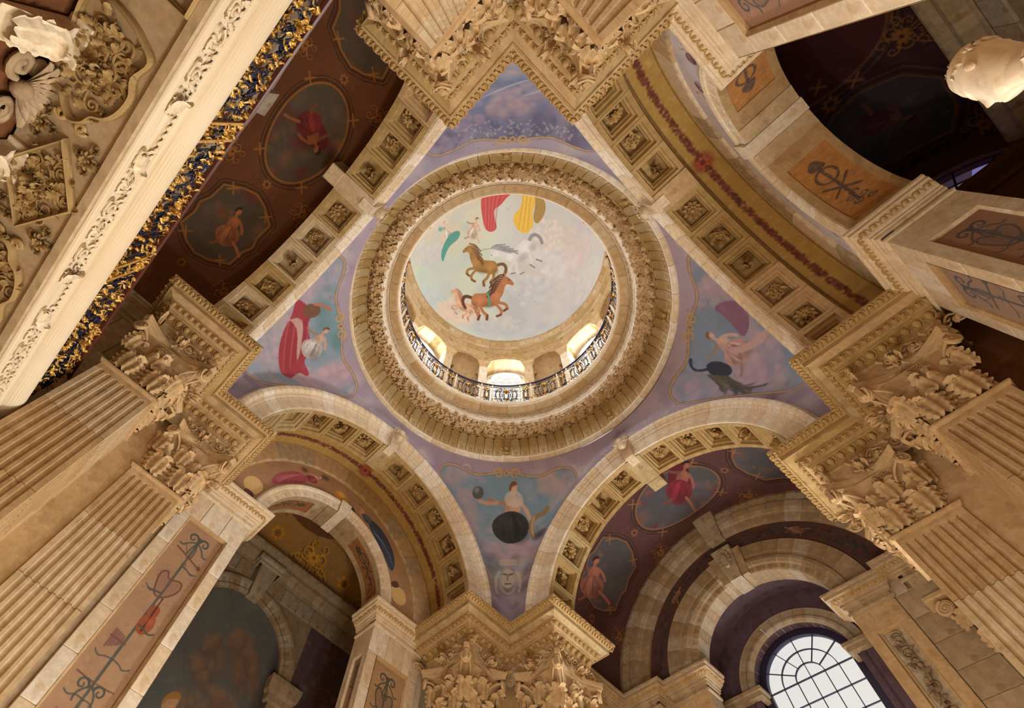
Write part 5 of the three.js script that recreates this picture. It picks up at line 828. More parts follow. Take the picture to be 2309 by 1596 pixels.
{
  const R = rng(71), nS = 36, full = (prof, n = 128, a0 = 0, a1 = 2 * PI) => sweep(prof, (r, h, t) => D(lerp(a0, a1, t), r, h), n);
  const bead = tri(full([[1.085, 3.55], [1.085, 3.508], [1.078, 3.5], [1.066, 3.496], [1.054, 3.498], [1.044, 3.505], [1.040, 3.514], [1.040, 3.53], [1.085, 3.55]], 4, -PI / nS + 0.0008, PI / nS - 0.0008));
  for (let i = 0; i < nS; i++) part('bead_stone', bead, pick([M.pale, M.pale2, M.pale3], R), ring).rotation.y = i / nS * 2 * PI;
  // cove of separate tongues with eight square flowers
  const cove = (t) => [lerp(1.042, 0.984, t) - 0.012 * sin(PI * t) * -1, lerp(3.516, 3.672, t)], nT = 96, w = PI / nT - 0.0017;
  const tongue = tri(join([grid((u, t) => { const [r, h] = cove(t * (0.97 - 0.05 * Math.pow(abs(2 * u - 1), 3))); return D(lerp(-w, w, u), r - 0.004, h); }, 4, 8), ...[-1, 1].map((s) => grid((u, t) => { const [r, h] = cove(t * 0.93); return D(s * w, r + lerp(-0.004, 0.013, u), h); }, 1, 8))]));
  part('cove_back', tri(full(Array.from({ length: 7 }, (_, i) => { const [r, h] = cove(i / 6); return [r + 0.013, h]; }))), M.bronzeStone, ring);
  for (let i = 0; i < nT; i++) { if (i % 12 === 0) continue; part('cove_tongue', tongue, pick([M.gold, M.gold2, M.gold3], R), ring).rotation.y = deg(44) + i / nT * 2 * PI; }
  const fl = join([0, 1, 2, 3].map((i) => { const a = i * PI / 2; return [tube(Array.from({ length: 13 }, (_, k) => { const b = a - 0.9 + k / 12 * 1.8; return [0.17 * cos(a) + 0.13 * cos(b), 0.17 * sin(a) + 0.13 * sin(b), 0]; }), 0.022, 5), ball(0.17 * cos(a), 0.17 * sin(a), 0, 0.08, 0.08, 0.03, 8, 5), tube(Array.from({ length: 9 }, (_, k) => { const b = a - 0.8 + k / 8 * 1.6; return [0.15 * cos(a) + 0.07 * cos(b), 0.15 * sin(a) + 0.07 * sin(b), 0.02]; }), 0.014, 5)]; }).concat([[ball(0, 0, 0.02, 0.07, 0.07, 0.05)]]));
  for (let i = 0; i < 8; i++) {
    const az = deg(44) + i * PI / 4, [r, h] = cove(0.5), p = part('cove_flower', [tri(grid((u, t) => { const [q, g] = cove(t); return D(lerp(-w * 1.5, w * 1.5, u), q + 0.004, g); }, 4, 6))], M.gold3, ring); p.rotation.y = az;
    const f = part('flower', fl, M.stoneRose, p); f.position.set(...D(0, r, h)); f.rotation.set(deg(20), PI, 0, 'YXZ');
  }
  // leaf roll
  const cr = 0.926, ch = 3.708, rr = 0.040;
  part('leaf_roll_core', full(Array.from({ length: 13 }, (_, i) => { const a = -0.25 + i / 12 * (PI + 0.5); return [cr + cos(a) * rr * 0.9, ch - sin(a) * rr * 0.9]; })), M.carved, ring);
  part('upper_fillet', tri(full([[0.986, 3.67], [0.972, 3.684], [0.968, 3.70], [0.9, 3.715]])), M.gold3, ring);
  const lf = acanthus(0.17, 0.2, 1.7, 3, 0.35, 4, 7), L = [], r2 = rng(72);
  for (let i = 0; i < 150; i++) for (let j = 0; j < 6; j++) { const az = (i + 0.5 * (j % 2) + 0.3 * r2()) / 150 * 2 * PI, a = PI * (0.08 + 0.165 * j), n = [cos(a), -sin(a)], p = D(az, cr + n[0] * rr * 0.86, ch + n[1] * rr * 0.86), Z = [sin(az) * n[0], n[1], cos(az) * n[0]], tw = (r2() - 0.5) * 1.6 + (i % 2 ? 0.5 : -0.5), T = [cos(az), 0, -sin(az)], B = [Z[1] * T[2] - Z[2] * T[1], Z[2] * T[0] - Z[0] * T[2], Z[0] * T[1] - Z[1] * T[0]]; const Yv = T.map((c, k) => c * cos(tw) + B[k] * sin(tw)), X = [Yv[1] * Z[2] - Yv[2] * Z[1], Yv[2] * Z[0] - Yv[0] * Z[2], Yv[0] * Z[1] - Yv[1] * Z[0]]; L.push(basis(lf, p, X, Yv, Z)); if (j === 2 || j === 3) L.push(ball(...p, 0.035 + 0.02 * r2(), undefined, undefined, 5, 4)); }
  part('leaf_roll', L, M.carved, ring, true);
  const bind = sweep(Array.from({ length: 13 }, (_, i) => { const a = -0.2 + i / 12 * (PI + 0.4); return [cr + cos(a) * rr * 1.25, ch - sin(a) * rr * 1.25]; }), (r, h, t) => D(lerp(-0.012, 0.012, t), r, h), 2);
  for (let i = 0; i < 16; i++) part('ribbon', bind, M.carved, ring).rotation.y = deg(44 + i * 22.5);
  part('mouldings', tri(full([[0.892, 3.716], [0.886, 3.706], [0.880, 3.706], [0.876, 3.716], [0.872, 3.716], [0.866, 3.728], [0.864, 3.742], [0.860, 3.742], [0.858, 3.748]])), M.pale, ring);
  part('carved_band_ground', tri(full([[0.858, 3.748], [0.848, 3.792], [0.840, 3.796]])), M.pale3, ring);
  const sc = scrollUnit(0.46, 0.16, 0.010), B = []; const nb = 48;
  for (let i = 0; i < nb; i++) B.push(warp(sc, (x, y, z) => { const t = clamp((y + 0.09) / 0.18), az = (i + x / 0.46) / nb * 2 * PI; return D(az, lerp(0.858, 0.848, t) - z / S * 0.9, lerp(3.75, 3.792, t)); }));
  part('carved_band', B, M.marble, ring, true);
  const nF = 24, fas = tri(full([[0.842, 3.80], [0.836, 3.794], [0.828, 3.797], [0.790, 3.797], [0.784, 3.800], [0.778, 3.806], [0.778, 3.88]], 5, -PI / nF + 0.001, PI / nF - 0.001));
  for (let i = 0; i < nF; i++) part('ring_stone', fas, pick([M.warm, M.warm2, M.warm3], R), ring).rotation.y = (i + 0.4) / nF * 2 * PI;
  part('rim_moulding', tri(full([[0.780, 3.83], [0.772, 3.838], [0.772, 3.846], [0.776, 3.85], [0.770, 3.858], [0.768, 3.868], [0.776, 3.88], [0.80, 3.885]])), M.pale, ring);
}
struct('floor', tri(sweep([[0.79, 3.884], [1.3, 3.884]], (r, h, t) => D(t * 2 * PI, r, h), 96)), M.warm3, 'stone walk inside the drum').position.set(...DC);
// ---- iron railings: one panel x 0..L, y 0..H
function ironPanel(L, H, n, seed, dense = 1) {
  const I = [], G = [], R = rng(seed), rad = 0.0125, cx = L / 2;
  const sp = (x, y, r, a, t, g) => { I.push(tube(spiral(x, y, r, r * 0.14, a, t, 24, 0), (q) => rad * (1.15 - 0.5 * q), 4)); if (g) G.push(moved(rosette(0, r * 0.3), x, y, 0.012)); };
  for (const s of [-1, 1]) for (let k = 0; k < n; k++) {
    const x = cx + s * L * (0.5 - 0.5 / n * (0.5 + k)) * 0.94, w = L / n * 0.5;
    for (const v of [-1, 1]) {
      const y = H / 2 + v * H * 0.24, r = min(w * 0.5, H * 0.21);
      sp(x, y, r, v > 0 ? -PI / 2 : PI / 2, s * v * (k % 2 ? 1.6 : -1.6), k % 2 === 0);
      I.push(tube(bez([x, y - v * r, 0], [x + s * w * 0.4, H / 2 + v * 0.02, 0.01], [x - s * w * 0.3, H / 2 - v * H * 0.1, 0], [x - s * w * 0.45, H / 2 - v * H * 0.38, 0], 10), rad, 4));
      for (let q = 0; q < 3 * dense; q++) { const a = R() * 6.28, px2 = x + (R() - 0.5) * w * 1.1, py = H / 2 + v * H * (0.06 + 0.38 * R()); G.push(moved(leafSmall(0.035 + 0.02 * R(), 0.07 + 0.03 * R()), px2, py, 0.008, 0, 0, a)); }
    }
  }
  I.push(tube(Array.from({ length: 25 }, (_, i) => { const a = i / 24 * 2 * PI; return [cx + min(L * 0.16, 0.16) * cos(a), H / 2 + H * 0.27 * sin(a), 0]; }), rad * 1.1, 4));
  G.push(moved(rosette(2, min(L * 0.1, 0.07)), cx, H / 2, 0.01));
  for (const s of [-1, 1]) for (const v of [-1, 1]) { G.push(moved(acanthus(0.07, 0.13, 1.6, 3, 0.3, 5, 8), cx, H / 2 + v * H * 0.2, 0.012, 0, 0, v > 0 ? s * 0.7 : PI + s * 0.7)); sp(cx + s * min(L * 0.2, 0.2), H / 2 + v * H * 0.36, min(0.08, L * 0.12), 0, s * v * 1.4, false); }
  return { I: join(I), G: join(G) };
}
const bal = thing('balustrade', 'circular wrought iron and gilt balustrade round the eye of the dome', 'balustrade', { at: DC });
{
  const rB = 0.80, hB = 3.885, H = 1.30, toRing = (g, a0) => warp(g, (x, y, z) => D(a0 + x / (rB * S), rB - z / S, hB + (0.06 + y) / S));
  const Lw = deg(15.2) * rB * S, Ln = deg(5.6) * rB * S, Wp = ironPanel(Lw, H - 0.12, 3, 5), Np = ironPanel(Ln, H - 0.12, 1, 6);
  const post = [];
  for (let i = 0; i < 16; i++) {
    const c = deg(44 + 22.5 * i);
    for (const [p, L, o] of [[Wp, Lw, -7.6], [Np, Ln, 11.25 - 2.8]]) { const a = part('iron_panel', toRing(p.I, c + deg(o)), M.iron, bal, true); part('gilt_leaves', toRing(p.G, c + deg(o)), M.gilt, a, true); }
    for (const o of [11.25 - 3.2, 11.25 + 3.2]) part('post', tri(grid((u, v) => { const q = u * 4, w = 0.004, R4 = [[-w, 0.796], [w, 0.796], [w, 0.806], [-w, 0.806], [-w, 0.796]], k = min(3, q | 0), f = q - k; return D(c + deg(o) + lerp(R4[k][0], R4[k + 1][0], f) * 1.6, lerp(R4[k][1], R4[k + 1][1], f), lerp(hB, hB + (H + 0.04) / S, v)); }, 4, 1)), M.cream, bal);
  }
  const loop = (h, r, m, n) => part(n, tube(Array.from({ length: 128 }, (_, i) => D(i / 128 * 2 * PI, rB, h)), r, 6, true), m, bal);
  loop(hB + (H + 0.05) / S, 0.035, M.bar, 'handrail'); loop(hB + 0.05 / S, 0.015, M.iron, 'lower_rail'); loop(hB + (H - 0.10) / S, 0.014, M.iron, 'upper_rail');
}
// ---- drum: eight windows and eight niches between pilasters
const RD = 1.06, HSP = 5.25, drum = thing('drum_wall', 'round stone drum with eight bright windows and eight niches', 'drum', { at: DC, kind: 'structure' });
delete drum.userData.category;
function bay(half, top, bot, bayA, rad) {           // wall face with a round headed opening: half in radians of azimuth
  const w = half * RD;
  return tri(grid((u, v) => {
    let x, h, X, Hh; const q = u * 3;
    if (q < 1) { x = w; h = lerp(bot, HSP, q); X = bayA * RD; Hh = h; }
    else if (q > 2) { x = -w; h = lerp(HSP, bot, q - 2); X = -bayA * RD; Hh = h; }
    else { const a = (q - 1) * PI; x = w * cos(a); h = HSP + rad * sin(a); const k = min(bayA * RD / max(abs(cos(a)), 1e-4), (top - HSP) / max(sin(a), 1e-4)); X = k * cos(a); Hh = HSP + k * sin(a); }
    return D(lerp(x, X, v) / RD, RD, lerp(h, Hh, v));
  }, 60, 3));
}
{
  const R = rng(81), wa = deg(10), na = deg(7.6), hBot = 3.884, Q = [M.warm, M.warm2, M.warm3, M.gold2];
  const gW = bay(wa, 5.62, hBot, deg(12.2), wa * RD), gN = bay(na, 5.62, hBot, deg(10.3), na * RD);
  const arc = (w, prof) => tri(sweep(prof, (q, dep, t) => { const a = t * PI, r = w + q; return D(r * cos(a) / RD, RD - dep, HSP + r * sin(a)); }, 30));
  const AP = [[0, 0], [0, 0.012], [0.014, 0.014], [0.016, 0.02], [0.030, 0.024], [0.034, 0.014], [0.034, 0]];
  for (let i = 0; i < 8; i++) {
    const az = deg(44) + i * PI / 4;
    part('wall_face', gW, pick(Q, R), drum).rotation.y = az; part('wall_face', gN, pick(Q, R), drum).rotation.y = az + PI / 8;
    part('arch_moulding', arc(wa * RD, AP), M.warm2, drum).rotation.y = az; part('arch_moulding', arc(na * RD, AP), M.warm3, drum).rotation.y = az + PI / 8;
    // niche: half round with an impost ring and a shell head
    const rn = na * RD, nicheG = join([grid((u, v) => { const a = PI * u; return D(rn * cos(a) / RD, RD + rn * sin(a) * 0.9, lerp(hBot, HSP, v)); }, 16, 4), grid((u, v) => { const a = PI * u, b = v * PI / 2; return D(rn * cos(a) * cos(b) / RD, RD + rn * sin(a) * cos(b) * 0.9, HSP + rn * sin(b)); }, 16, 8)]);
    part('niche', tri(nicheG), M.warm3, drum).rotation.y = az + PI / 8;
    part('niche_ring', tri(sweep([[0, 4.90], [0.012, 4.905], [0.012, 4.93], [0.022, 4.94], [0.022, 4.965], [0.03, 4.97], [0.03, 4.99], [0, 4.995]], (q, h, t) => { const a = PI * t; return D((rn - q) * cos(a) / RD, RD + (rn - q) * sin(a) * 0.9, h); }, 16)), M.warm, drum).rotation.y = az + PI / 8;
    // window reveal of stones
    const nv = 7, rw = wa * RD, rev = tri(grid((u, v) => { const a = lerp(-PI / nv / 2, PI / nv / 2, u) * 0.985 + PI / 2; return D(rw * cos(a) / RD, lerp(RD, 1.225, v), HSP + rw * sin(a)); }, 4, 2));
    for (let k = 0; k < nv; k++) { const a0 = (k + 0.5) / nv * PI; part('reveal_stone', tri(grid((u, v) => { const a = a0 + lerp(-PI / nv / 2, PI / nv / 2, u) * 0.985; return D(rw * cos(a) / RD, lerp(RD, 1.225, v), HSP + rw * sin(a)); }, 4, 2)), pick([M.warm, M.gold2, M.pale3], R), drum).rotation.y = az; }
    part('reveal_back', tri(grid((u, v) => { const a = PI * u; return D((rw + 0.001) * cos(a) / RD, lerp(RD + 0.003, 1.225, v), HSP + (rw + 0.001) * sin(a)); }, 30, 1)), M.gold3, drum).rotation.y = az;
    for (const s of [-1, 1]) part('reveal_jamb', tri(grid((u, v) => D(s * wa, lerp(RD, 1.225, u), lerp(hBot, HSP, v)), 1, 3)), M.pale, drum).rotation.y = az;
  }
  for (let i = 0; i < 16; i++) {                     // pilasters between the openings
    const az = deg(44) + (i >> 1) * PI / 4 + (i % 2 ? 1 : -1) * deg(12.4), w = 0.040, p = part('pilaster', tri(join([sweep([[-w, 0], [-w, 0.02], [w, 0.02], [w, 0]], (x, d, t) => D(x / RD, RD - d, lerp(hBot, 5.16, t)), 3)])), pick([M.pale, M.pale3, M.warm], R), drum);
    p.rotation.y = az;
    part('pilaster_cap', tri(join([[0, 5.155, 0.02, 5.17, 0.024], [0.024, 5.17, 0.024, 5.19, 0.028], [0.028, 5.19, 0.028, 5.235, 0.05], [0.05, 5.235, 0.05, 5.25, 0.05], [0.05, 5.25, 0.05, 5.252, 0]].map(([, h0, d0, h1, d1]) => sweep([[-w, 0], [-w, 1], [w, 1], [w, 0]], (x, d, t) => { const dd = lerp(d0, d1, t); return D(x / w * (w + dd - 0.02) / RD, RD - d * dd, lerp(h0, h1, t)); }, 1)))), M.warm2, p);
  }
  // courses and cornice above, of separate stones
  const prof = [[RD, 5.615], [1.052, 5.62], [1.048, 5.64], [1.048, 5.70], [1.040, 5.705], [1.040, 5.765], [1.030, 5.775], [1.022, 5.80], [1.016, 5.825], [1.016, 5.845], [1.024, 5.85], [1.026, 5.93]], n = 40;
  for (const [a, b] of [[0, 3], [3, 5], [5, 9], [9, 11]]) { const g = tri(sweep(prof.slice(a, b + 1), (r, h, t) => D(lerp(-1, 1, t) * (PI / n - 0.0012), r, h), 3)); for (let i = 0; i < n; i++) part('course_stone', g, pick(Q, R), drum).rotation.y = (i + (a % 2) * 0.5) / n * 2 * PI; }
  part('backing', tri(sweep([[1.068, 5.58], [1.05, 5.95]], (r, h, t) => D(t * 2 * PI, r, h), 64)), M.gold3, drum);
  // windows
  for (let i = 0; i < 8; i++) {
    const w = thing('window', 'bright arched drum window with pale glazing bars', '', { at: DC, turn: deg(44) + i * PI / 4, kind: 'structure' }); w.name = 'window_' + (3 + i);
    const rw = wa * RD, g = 1.21, B = [], hb = 4.3, X = (x, h, dr = 0) => [x * S, Y(h), (g + dr) * S];
    part('frame', tri(join([sweep([[rw - 0.034, -0.02], [rw - 0.034, 0.01], [rw - 0.012, 0.01], [rw - 0.012, -0.008], [rw + 0.04, -0.008]], (r, d, t) => X(r * cos(t * PI), HSP + r * sin(t * PI), d), 30), ...[-1, 1].map((s) => box(s * (rw - 0.034) * S, s * (rw + 0.04) * S, Y(3.884), Y(HSP), (g - 0.014) * S, (g + 0.01) * S)), box(-rw * S, rw * S, Y(3.884), Y(hb), (g - 0.02) * S, (g + 0.01) * S)])), M.white, w);
    const r0 = rw - 0.034, br = (a, b, t = 0.018) => part('glazing_bar', tube([X(...a), X(...b)], t, 4), M.white, w);
    for (let k = 1; k < 4; k++) br([r0 * (-1 + k / 2), hb], [r0 * (-1 + k / 2), HSP]);
    for (let h = HSP; h > hb; h -= 0.1) br([-r0, h], [r0, h]);
    for (let k = 1; k < 6; k++) { const a = k * PI / 6; br([r0 * 0.45 * cos(a), HSP + r0 * 0.45 * sin(a)], [r0 * cos(a), HSP + r0 * sin(a)]); }
    part('glazing_bar', tube(Array.from({ length: 17 }, (_, k) => X(r0 * 0.45 * cos(k / 16 * PI), HSP + r0 * 0.45 * sin(k / 16 * PI))), 0.016, 4), M.white, w);
    part('pane', join([grid((u, v) => X(r0 * v * cos(u * PI), HSP + r0 * v * sin(u * PI), 0.004), 24, 1), quad(X(-r0, hb, 0.004), X(r0, hb, 0.004), X(r0, HSP, 0.004), X(-r0, HSP, 0.004))]), M.glass, w);
    const az = deg(44) + i * PI / 4, q = (az_, r, h) => { const v = D(az_, r, h); return [v[0] + DC[0], v[1], v[2] + DC[2]]; };
    areaLight('drum_daylight', 2 * rw * S, 1.15 * S, LIGHT.drum, new THREE.Color(0.98, 0.99, 1.0), q(az, 1.42, 4.9), q(az, 0, 4.75));
  }
}
const dome = part('dome', grid((u, v) => { const p = v * PI / 2, az = u * 2 * PI; return D(az, 1.028 * cos(p), 5.925 + 1.0 * sin(p)); }, 96, 32), M.dome, scene);
{ const p = dome.geometry.attributes.position, uv = dome.geometry.attributes.uv; for (let j = 0; j <= 32; j++) for (let i = 0; i <= 96; i++) { const k = j * 97 + i, rr = 0.5 * (1 - j / 32), az = i / 96 * 2 * PI; uv.setXY(k, 0.5 + rr * sin(az), 0.5 + rr * cos(az)); } dome.position.set(...DC); Object.assign(dome.userData, { label: 'painted dome of clouds with horses and floating figures', category: 'fresco' }); }
// ---------- the iron gallery in the balcony arch, its stucco underside ----------
{
  const turn = PI, R = rng(811), zR = 1.45, x0 = -0.935, x1 = 0.935, hB = 1.47, Hm = 1.10;
  const sl = thing('gallery_parapet', 'white stucco gallery front with carved scroll frieze and round moulding', 'gallery', { turn });
  const run = (prof, n) => sweep(prof, (z, h, t) => P3(lerp(x0, x1, t), h, z), n);
  part('round_moulding', run(Array.from({ length: 17 }, (_, i) => { const a = -1.5 + i / 16 * 3.0; return [zR - 0.046 * cos(a), 1.424 + 0.046 * sin(a)]; }), 1), M.cream, sl);
  part('fillet', run([[zR - 0.004, 1.36], [zR - 0.014, 1.368], [zR - 0.014, 1.378], [zR, 1.384]], 1), M.cream, sl); part('top_fillet', run([[zR - 0.002, 1.464], [zR - 0.02, 1.468], [zR - 0.02, 1.476], [zR + 0.1, 1.478]], 1), M.cream, sl);
  part('frieze_ground', run([[zR, 1.385], [zR, 1.285], [zR - 0.004, 1.28], [zR - 0.010, 1.276], [zR - 0.010, 1.268], [zR - 0.004, 1.262], [zR, 1.26], [zR + 0.02, 1.258]], 1), M.cream, sl);
  const bead = join([ball(0, 0, 0, 0.03, 0.035, 0.02, 6, 5), tube(spiral(0, 0, 0.045, 0.02, 0, 1, 10, 0.01), 0.008, 4)]), put = (g, x, h, dz = 0) => basis(g, P3(x, h, zR - dz), [-1, 0, 0], [0, 1, 0], [0, 0, -1]);
  part('bead_row', Array.from({ length: 84 }, (_, i) => put(bead, lerp(x0 + 0.01, x1 - 0.01, i / 83), 1.357, 0.003)), M.cream, sl, true);
  const sc = scrollUnit(0.62, 0.27, 0.016);
  for (const [a, b] of [[-0.93, -0.345], [-0.265, 0.20], [0.285, 0.93]]) { const n = Math.round((b - a) * S / 0.62), k = (b - a) * S / 0.62 / n; for (let i = 0; i < n; i++) part('carved_scroll', basis(sc, P3(lerp(b, a, i / n), 1.318, zR - 0.001), [-k, 0, 0], [0, 1, 0], [0, 0, -1]), M.cream, sl); for (const x of [a, b]) part('acanthus_end', put(moved(acanthus(0.2, 0.26, 1.6, 3, 0.3, 8, 12), 0, 0, 0, 0, 0, x === a ? 1.57 : -1.57), x + (x === a ? -1 : 1) * -0.02, 1.318, 0.004), M.cream, sl); }
  // railing
  const rl = thing('gallery_railing', 'wrought iron gallery railing with gilt leaves and brown handrail', 'railing', { turn });
  const PAIRS = [[0.213, 0.274], [-0.331, -0.278]];
  const stops = [x0, ...PAIRS.flat(), x1].sort((a, b) => a - b);
  for (let i = 0; i + 1 < stops.length; i++) {
    const a = stops[i], b = stops[i + 1], L = (b - a) * S, n = L < 0.5 ? 1 : Math.round(L / 0.36), p = ironPanel(L - 0.03, Hm - 0.06, n, 40 + i, 3);
    const q = part('iron_panel', basis(p.I, P3(b, hB + 0.01, zR), [-1, 0, 0], [0, 1, 0], [0, 0, -1]), M.iron, rl, true); part('gilt_leaves', basis(p.G, P3(b, hB + 0.01, zR), [-1, 0, 0], [0, 1, 0], [0, 0, -1]), M.gilt, q, true);
    const r2 = rng(60 + i), back = []; for (let k = 0; k < n * 8; k++) back.push(tube(spiral(L * r2(), Hm * (0.12 + 0.76 * r2()), 0.07 + 0.07 * r2(), 0.02, 6 * r2(), (r2() < 0.5 ? -1 : 1) * 1.5, 18, -0.03), 0.010, 4)); part('back_scrolls', basis(join(back), P3(b, hB + 0.01, zR), [-1, 0, 0], [0, 1, 0], [0, 0, -1]), M.iron, q, true);
  }
  for (const x of PAIRS.flat()) part('gilt_bar', box(x * S - 0.022, x * S + 0.022, Y(hB), Y(hB) + Hm, zR * S - 0.022, zR * S + 0.022, 0.005), M.gilt, rl);
  part('lower_rail', box(x0 * S, x1 * S, Y(hB), Y(hB) + 0.035, zR * S - 0.02, zR * S + 0.02, 0.006), M.iron, rl);
  part('handrail', box(x0 * S, x1 * S, Y(hB) + Hm, Y(hB) + Hm + 0.06, zR * S - 0.04, zR * S + 0.04, 0.02), M.mahogany, rl);
  // underside
  const zS0 = 1.452, zS1 = 1.672, hS = 1.258;
  struct('ceiling', tri(join([quad(P3(x0, hS, zS0), P3(x1, hS, zS0), P3(x1, hS, zS1), P3(x0, hS, zS1)), quad(P3(x0, hS + 0.2, zS0 + 0.01), P3(x1, hS + 0.2, zS0 + 0.01), P3(x1, hS + 0.2, 2.12), P3(x0, hS + 0.2, 2.12))])), M.plaster, 'brown stucco underside of the gallery', turn);
  struct('trim_1', tri(box(x0 * S, x1 * S, Y(hS) - 0.05, Y(hS), 1.452 * S, 1.478 * S, 0.01)), M.plaster, 'plain margin strip under the gallery front', turn);
  struct('wall_gallery', tri(join([quad(P3(x0, -0.4, zS1 + 0.006), P3(x1, -0.4, zS1 + 0.006), P3(x1, hS, zS1 + 0.006), P3(x0, hS, zS1 + 0.006))])), M.umber, 'stucco wall under the gallery', turn);
  const under = (g, x, z, d = 0.002, rot = 0) => { const m = basis(moved(g, 0, 0, 0, 0, 0, rot), P3(x, hS - d, z), [1, 0, 0], [0, 0, 1], [0, -1, 0]); return m; };   // pieces face down
  function frame(pts, w, d) {                        // a raised moulded outline, pts in metres, closed
    const n = pts.length, c = pts.reduce((s, p) => [s[0] + p[0] / n, s[1] + p[1] / n], [0, 0]);
    const ins = (p, k) => { const dx = p[0] - c[0], dy = p[1] - c[1], L = hypot(dx, dy); return [p[0] - dx / L * k, p[1] - dy / L * k]; };
    const prof = [[0, 0], [0.1 * w, d], [0.5 * w, d * 1.25], [0.75 * w, d * 0.7], [w, d * 0.7], [w, 0]], l = [];
    for (let k = 0; k + 1 < prof.length; k++) for (let i = 0; i < n; i++) { const a = pts[i], b = pts[(i + 1) % n], [A0, A1, B0, B1] = [ins(a, prof[k][0]), ins(a, prof[k + 1][0]), ins(b, prof[k][0]), ins(b, prof[k + 1][0])]; l.push(quad([...A0, prof[k][1]], [...B0, prof[k][1]], [...B1, prof[k + 1][1]], [...A1, prof[k + 1][1]])); }
    return join(l);
  }
  function foliage(w, h, n, seed, inside) {           // dense scrolling foliage within a shape
    const l = [], r = rng(seed); l.push(rosette(2, 0.10)); l.push(moved(rosette(0, 0.06), 0, 0, 0.03));
    for (let k = 0; k < n; k++) { let x, y, q = 0; do { x = (r() - 0.5) * w; y = (r() - 0.5) * h; } while (!inside(x, y) && q++ < 60); const s = 0.07 + 0.05 * r(), a = 6.28 * r(), sg = r() < 0.5 ? -1 : 1;
      l.push(tube(spiral(x, y, s, 0.012, a, sg * 1.5, 20, 0.022), (t) => 0.016 - 0.006 * t, 5)); const ex = x + s * cos(a), ey = y + s * sin(a); l.push(tube(bez([ex, ey, 0.02], [ex - sg * sin(a) * -0.06, ey + sg * cos(a) * -0.06, 0.03], [ex * 0.6, ey * 0.6, 0.03], [ex * 0.45, ey * 0.45, 0.01], 8), 0.012, 4));
      for (let i = 0; i < 3; i++) { const b = 6.28 * r(); l.push(moved(acanthus(0.06 + 0.03 * r(), 0.10 + 0.05 * r(), 1.8, 3, 0.4, 4, 7), x + s * 0.8 * cos(b), y + s * 0.8 * sin(b), 0.012, 0, 0, b - 1.57 + 0.8 * (r() - 0.5))); }
      if (k % 3 === 0) l.push(ball(x, y, 0.03, 0.022)); }
    return join(l);
  }
  const panel = (name, label, x, z, pts, fol, rot = 0) => { const t = thing(name, label, 'stucco ornament', { turn }); part('frame', under(frame(pts, 0.05, 0.075), x, z, 0.001, rot), M.stucco, t); part('ground', under(mk(pts.flatMap((p) => [p[0] * 0.97, p[1] * 0.97, 0.004]), THREE.ShapeUtils.triangulateShape(pts.map((p) => new THREE.Vector2(...p)), []).flat()), x, z, 0.001, rot), M.plaster, t); part('scrolling_foliage', under(fol, x, z, 0.002, rot), M.stucco, t, true); return t; };
  const dia = [[-0.545, 0], [0, -0.37], [0.545, 0], [0, 0.37]];
  panel('stucco_ornament', 'diamond shaped stucco panel of scrolls under the gallery', -0.02, 1.567, dia, foliage(0.86, 0.6, 17, 5, (x, y) => abs(x) / 0.47 + abs(y) / 0.31 < 0.85));
  const cart = [[-0.56, 0.0], [-0.50, -0.10], [-0.42, -0.17], [-0.38, -0.29], [-0.20, -0.34], [-0.02, -0.30], [0.22, -0.35], [0.44, -0.34], [0.54, -0.18], [0.52, 0.05], [0.46, 0.20], [0.36, 0.34], [0.16, 0.29], [0.0, 0.35], [-0.18, 0.33], [-0.32, 0.26], [-0.40, 0.15], [-0.50, 0.10]];
  const smooth = (p) => { const o = [], n = p.length; for (let i = 0; i < n; i++) { const [a, b, c, d] = [p[(i + n - 1) % n], p[i], p[(i + 1) % n], p[(i + 2) % n]]; for (const t of [0, 0.25, 0.5, 0.75]) o.push([0, 1].map((k) => 0.5 * (2 * b[k] + (c[k] - a[k]) * t + (2 * a[k] - 5 * b[k] + 4 * c[k] - d[k]) * t * t + (3 * b[k] - a[k] - 3 * c[k] + d[k]) * t * t * t))); } return o; };
  const inC = (x, y) => (x / 0.48) ** 2 + (y / 0.30) ** 2 < 0.8;
  for (const s of [1, -1]) {
    const pts = smooth(cart.map(([x, y]) => [s * x, -y])); if (s < 0) pts.reverse();
    const t = panel('stucco_ornament', 'shaped stucco cartouche of leaves and scrolls, ' + (s > 0 ? 'nearer the maroon vault' : 'nearer the staircase'), -0.02 + s * 0.315, 1.576, pts, foliage(0.98, 0.62, 22, 8 + s, inC));
    for (const v of [-1, 1]) part('strap_scroll', under(tube(spiral(-s * 0.55, v * 0.10, 0.06, 0.02, v * 1.57, s * v * 1.3, 16, 0.03), 0.024, 6), -0.02 + s * 0.315, 1.576), M.stucco, t);
    panel('stucco_ornament', 'square stucco panel of scrolls at the gallery end, ' + (s > 0 ? 'nearer the maroon vault' : 'nearer the staircase'), s * 0.62 - 0.02, 1.566, [[-0.40, -0.36], [0.40, -0.36], [0.40, 0.36], [-0.40, 0.36]].map(([x, y]) => [x * 0.98, y]), foliage(0.68, 0.58, 15, 15 + s, (x, y) => abs(x) < 0.33 && abs(y) < 0.29));
    for (const v of [0, 1]) { const f = thing('stucco_flower', 'raised stucco flower boss beside the diamond panel, ' + (s > 0 ? 'maroon vault side' : 'staircase side') + (v ? ', by the wall' : ', by the gallery edge'), 'flower boss', { turn }); part('flower', under(join([rosette(0, 0.09), ...[0, 1, 2, 3].map((i) => moved(rosette(1, 0.05), 0.12 * cos(i * 1.57), 0.10 * sin(i * 1.57), 0))]), -0.02 + s * 0.127, v ? 1.629 : 1.506), M.stucco, f); }
  }
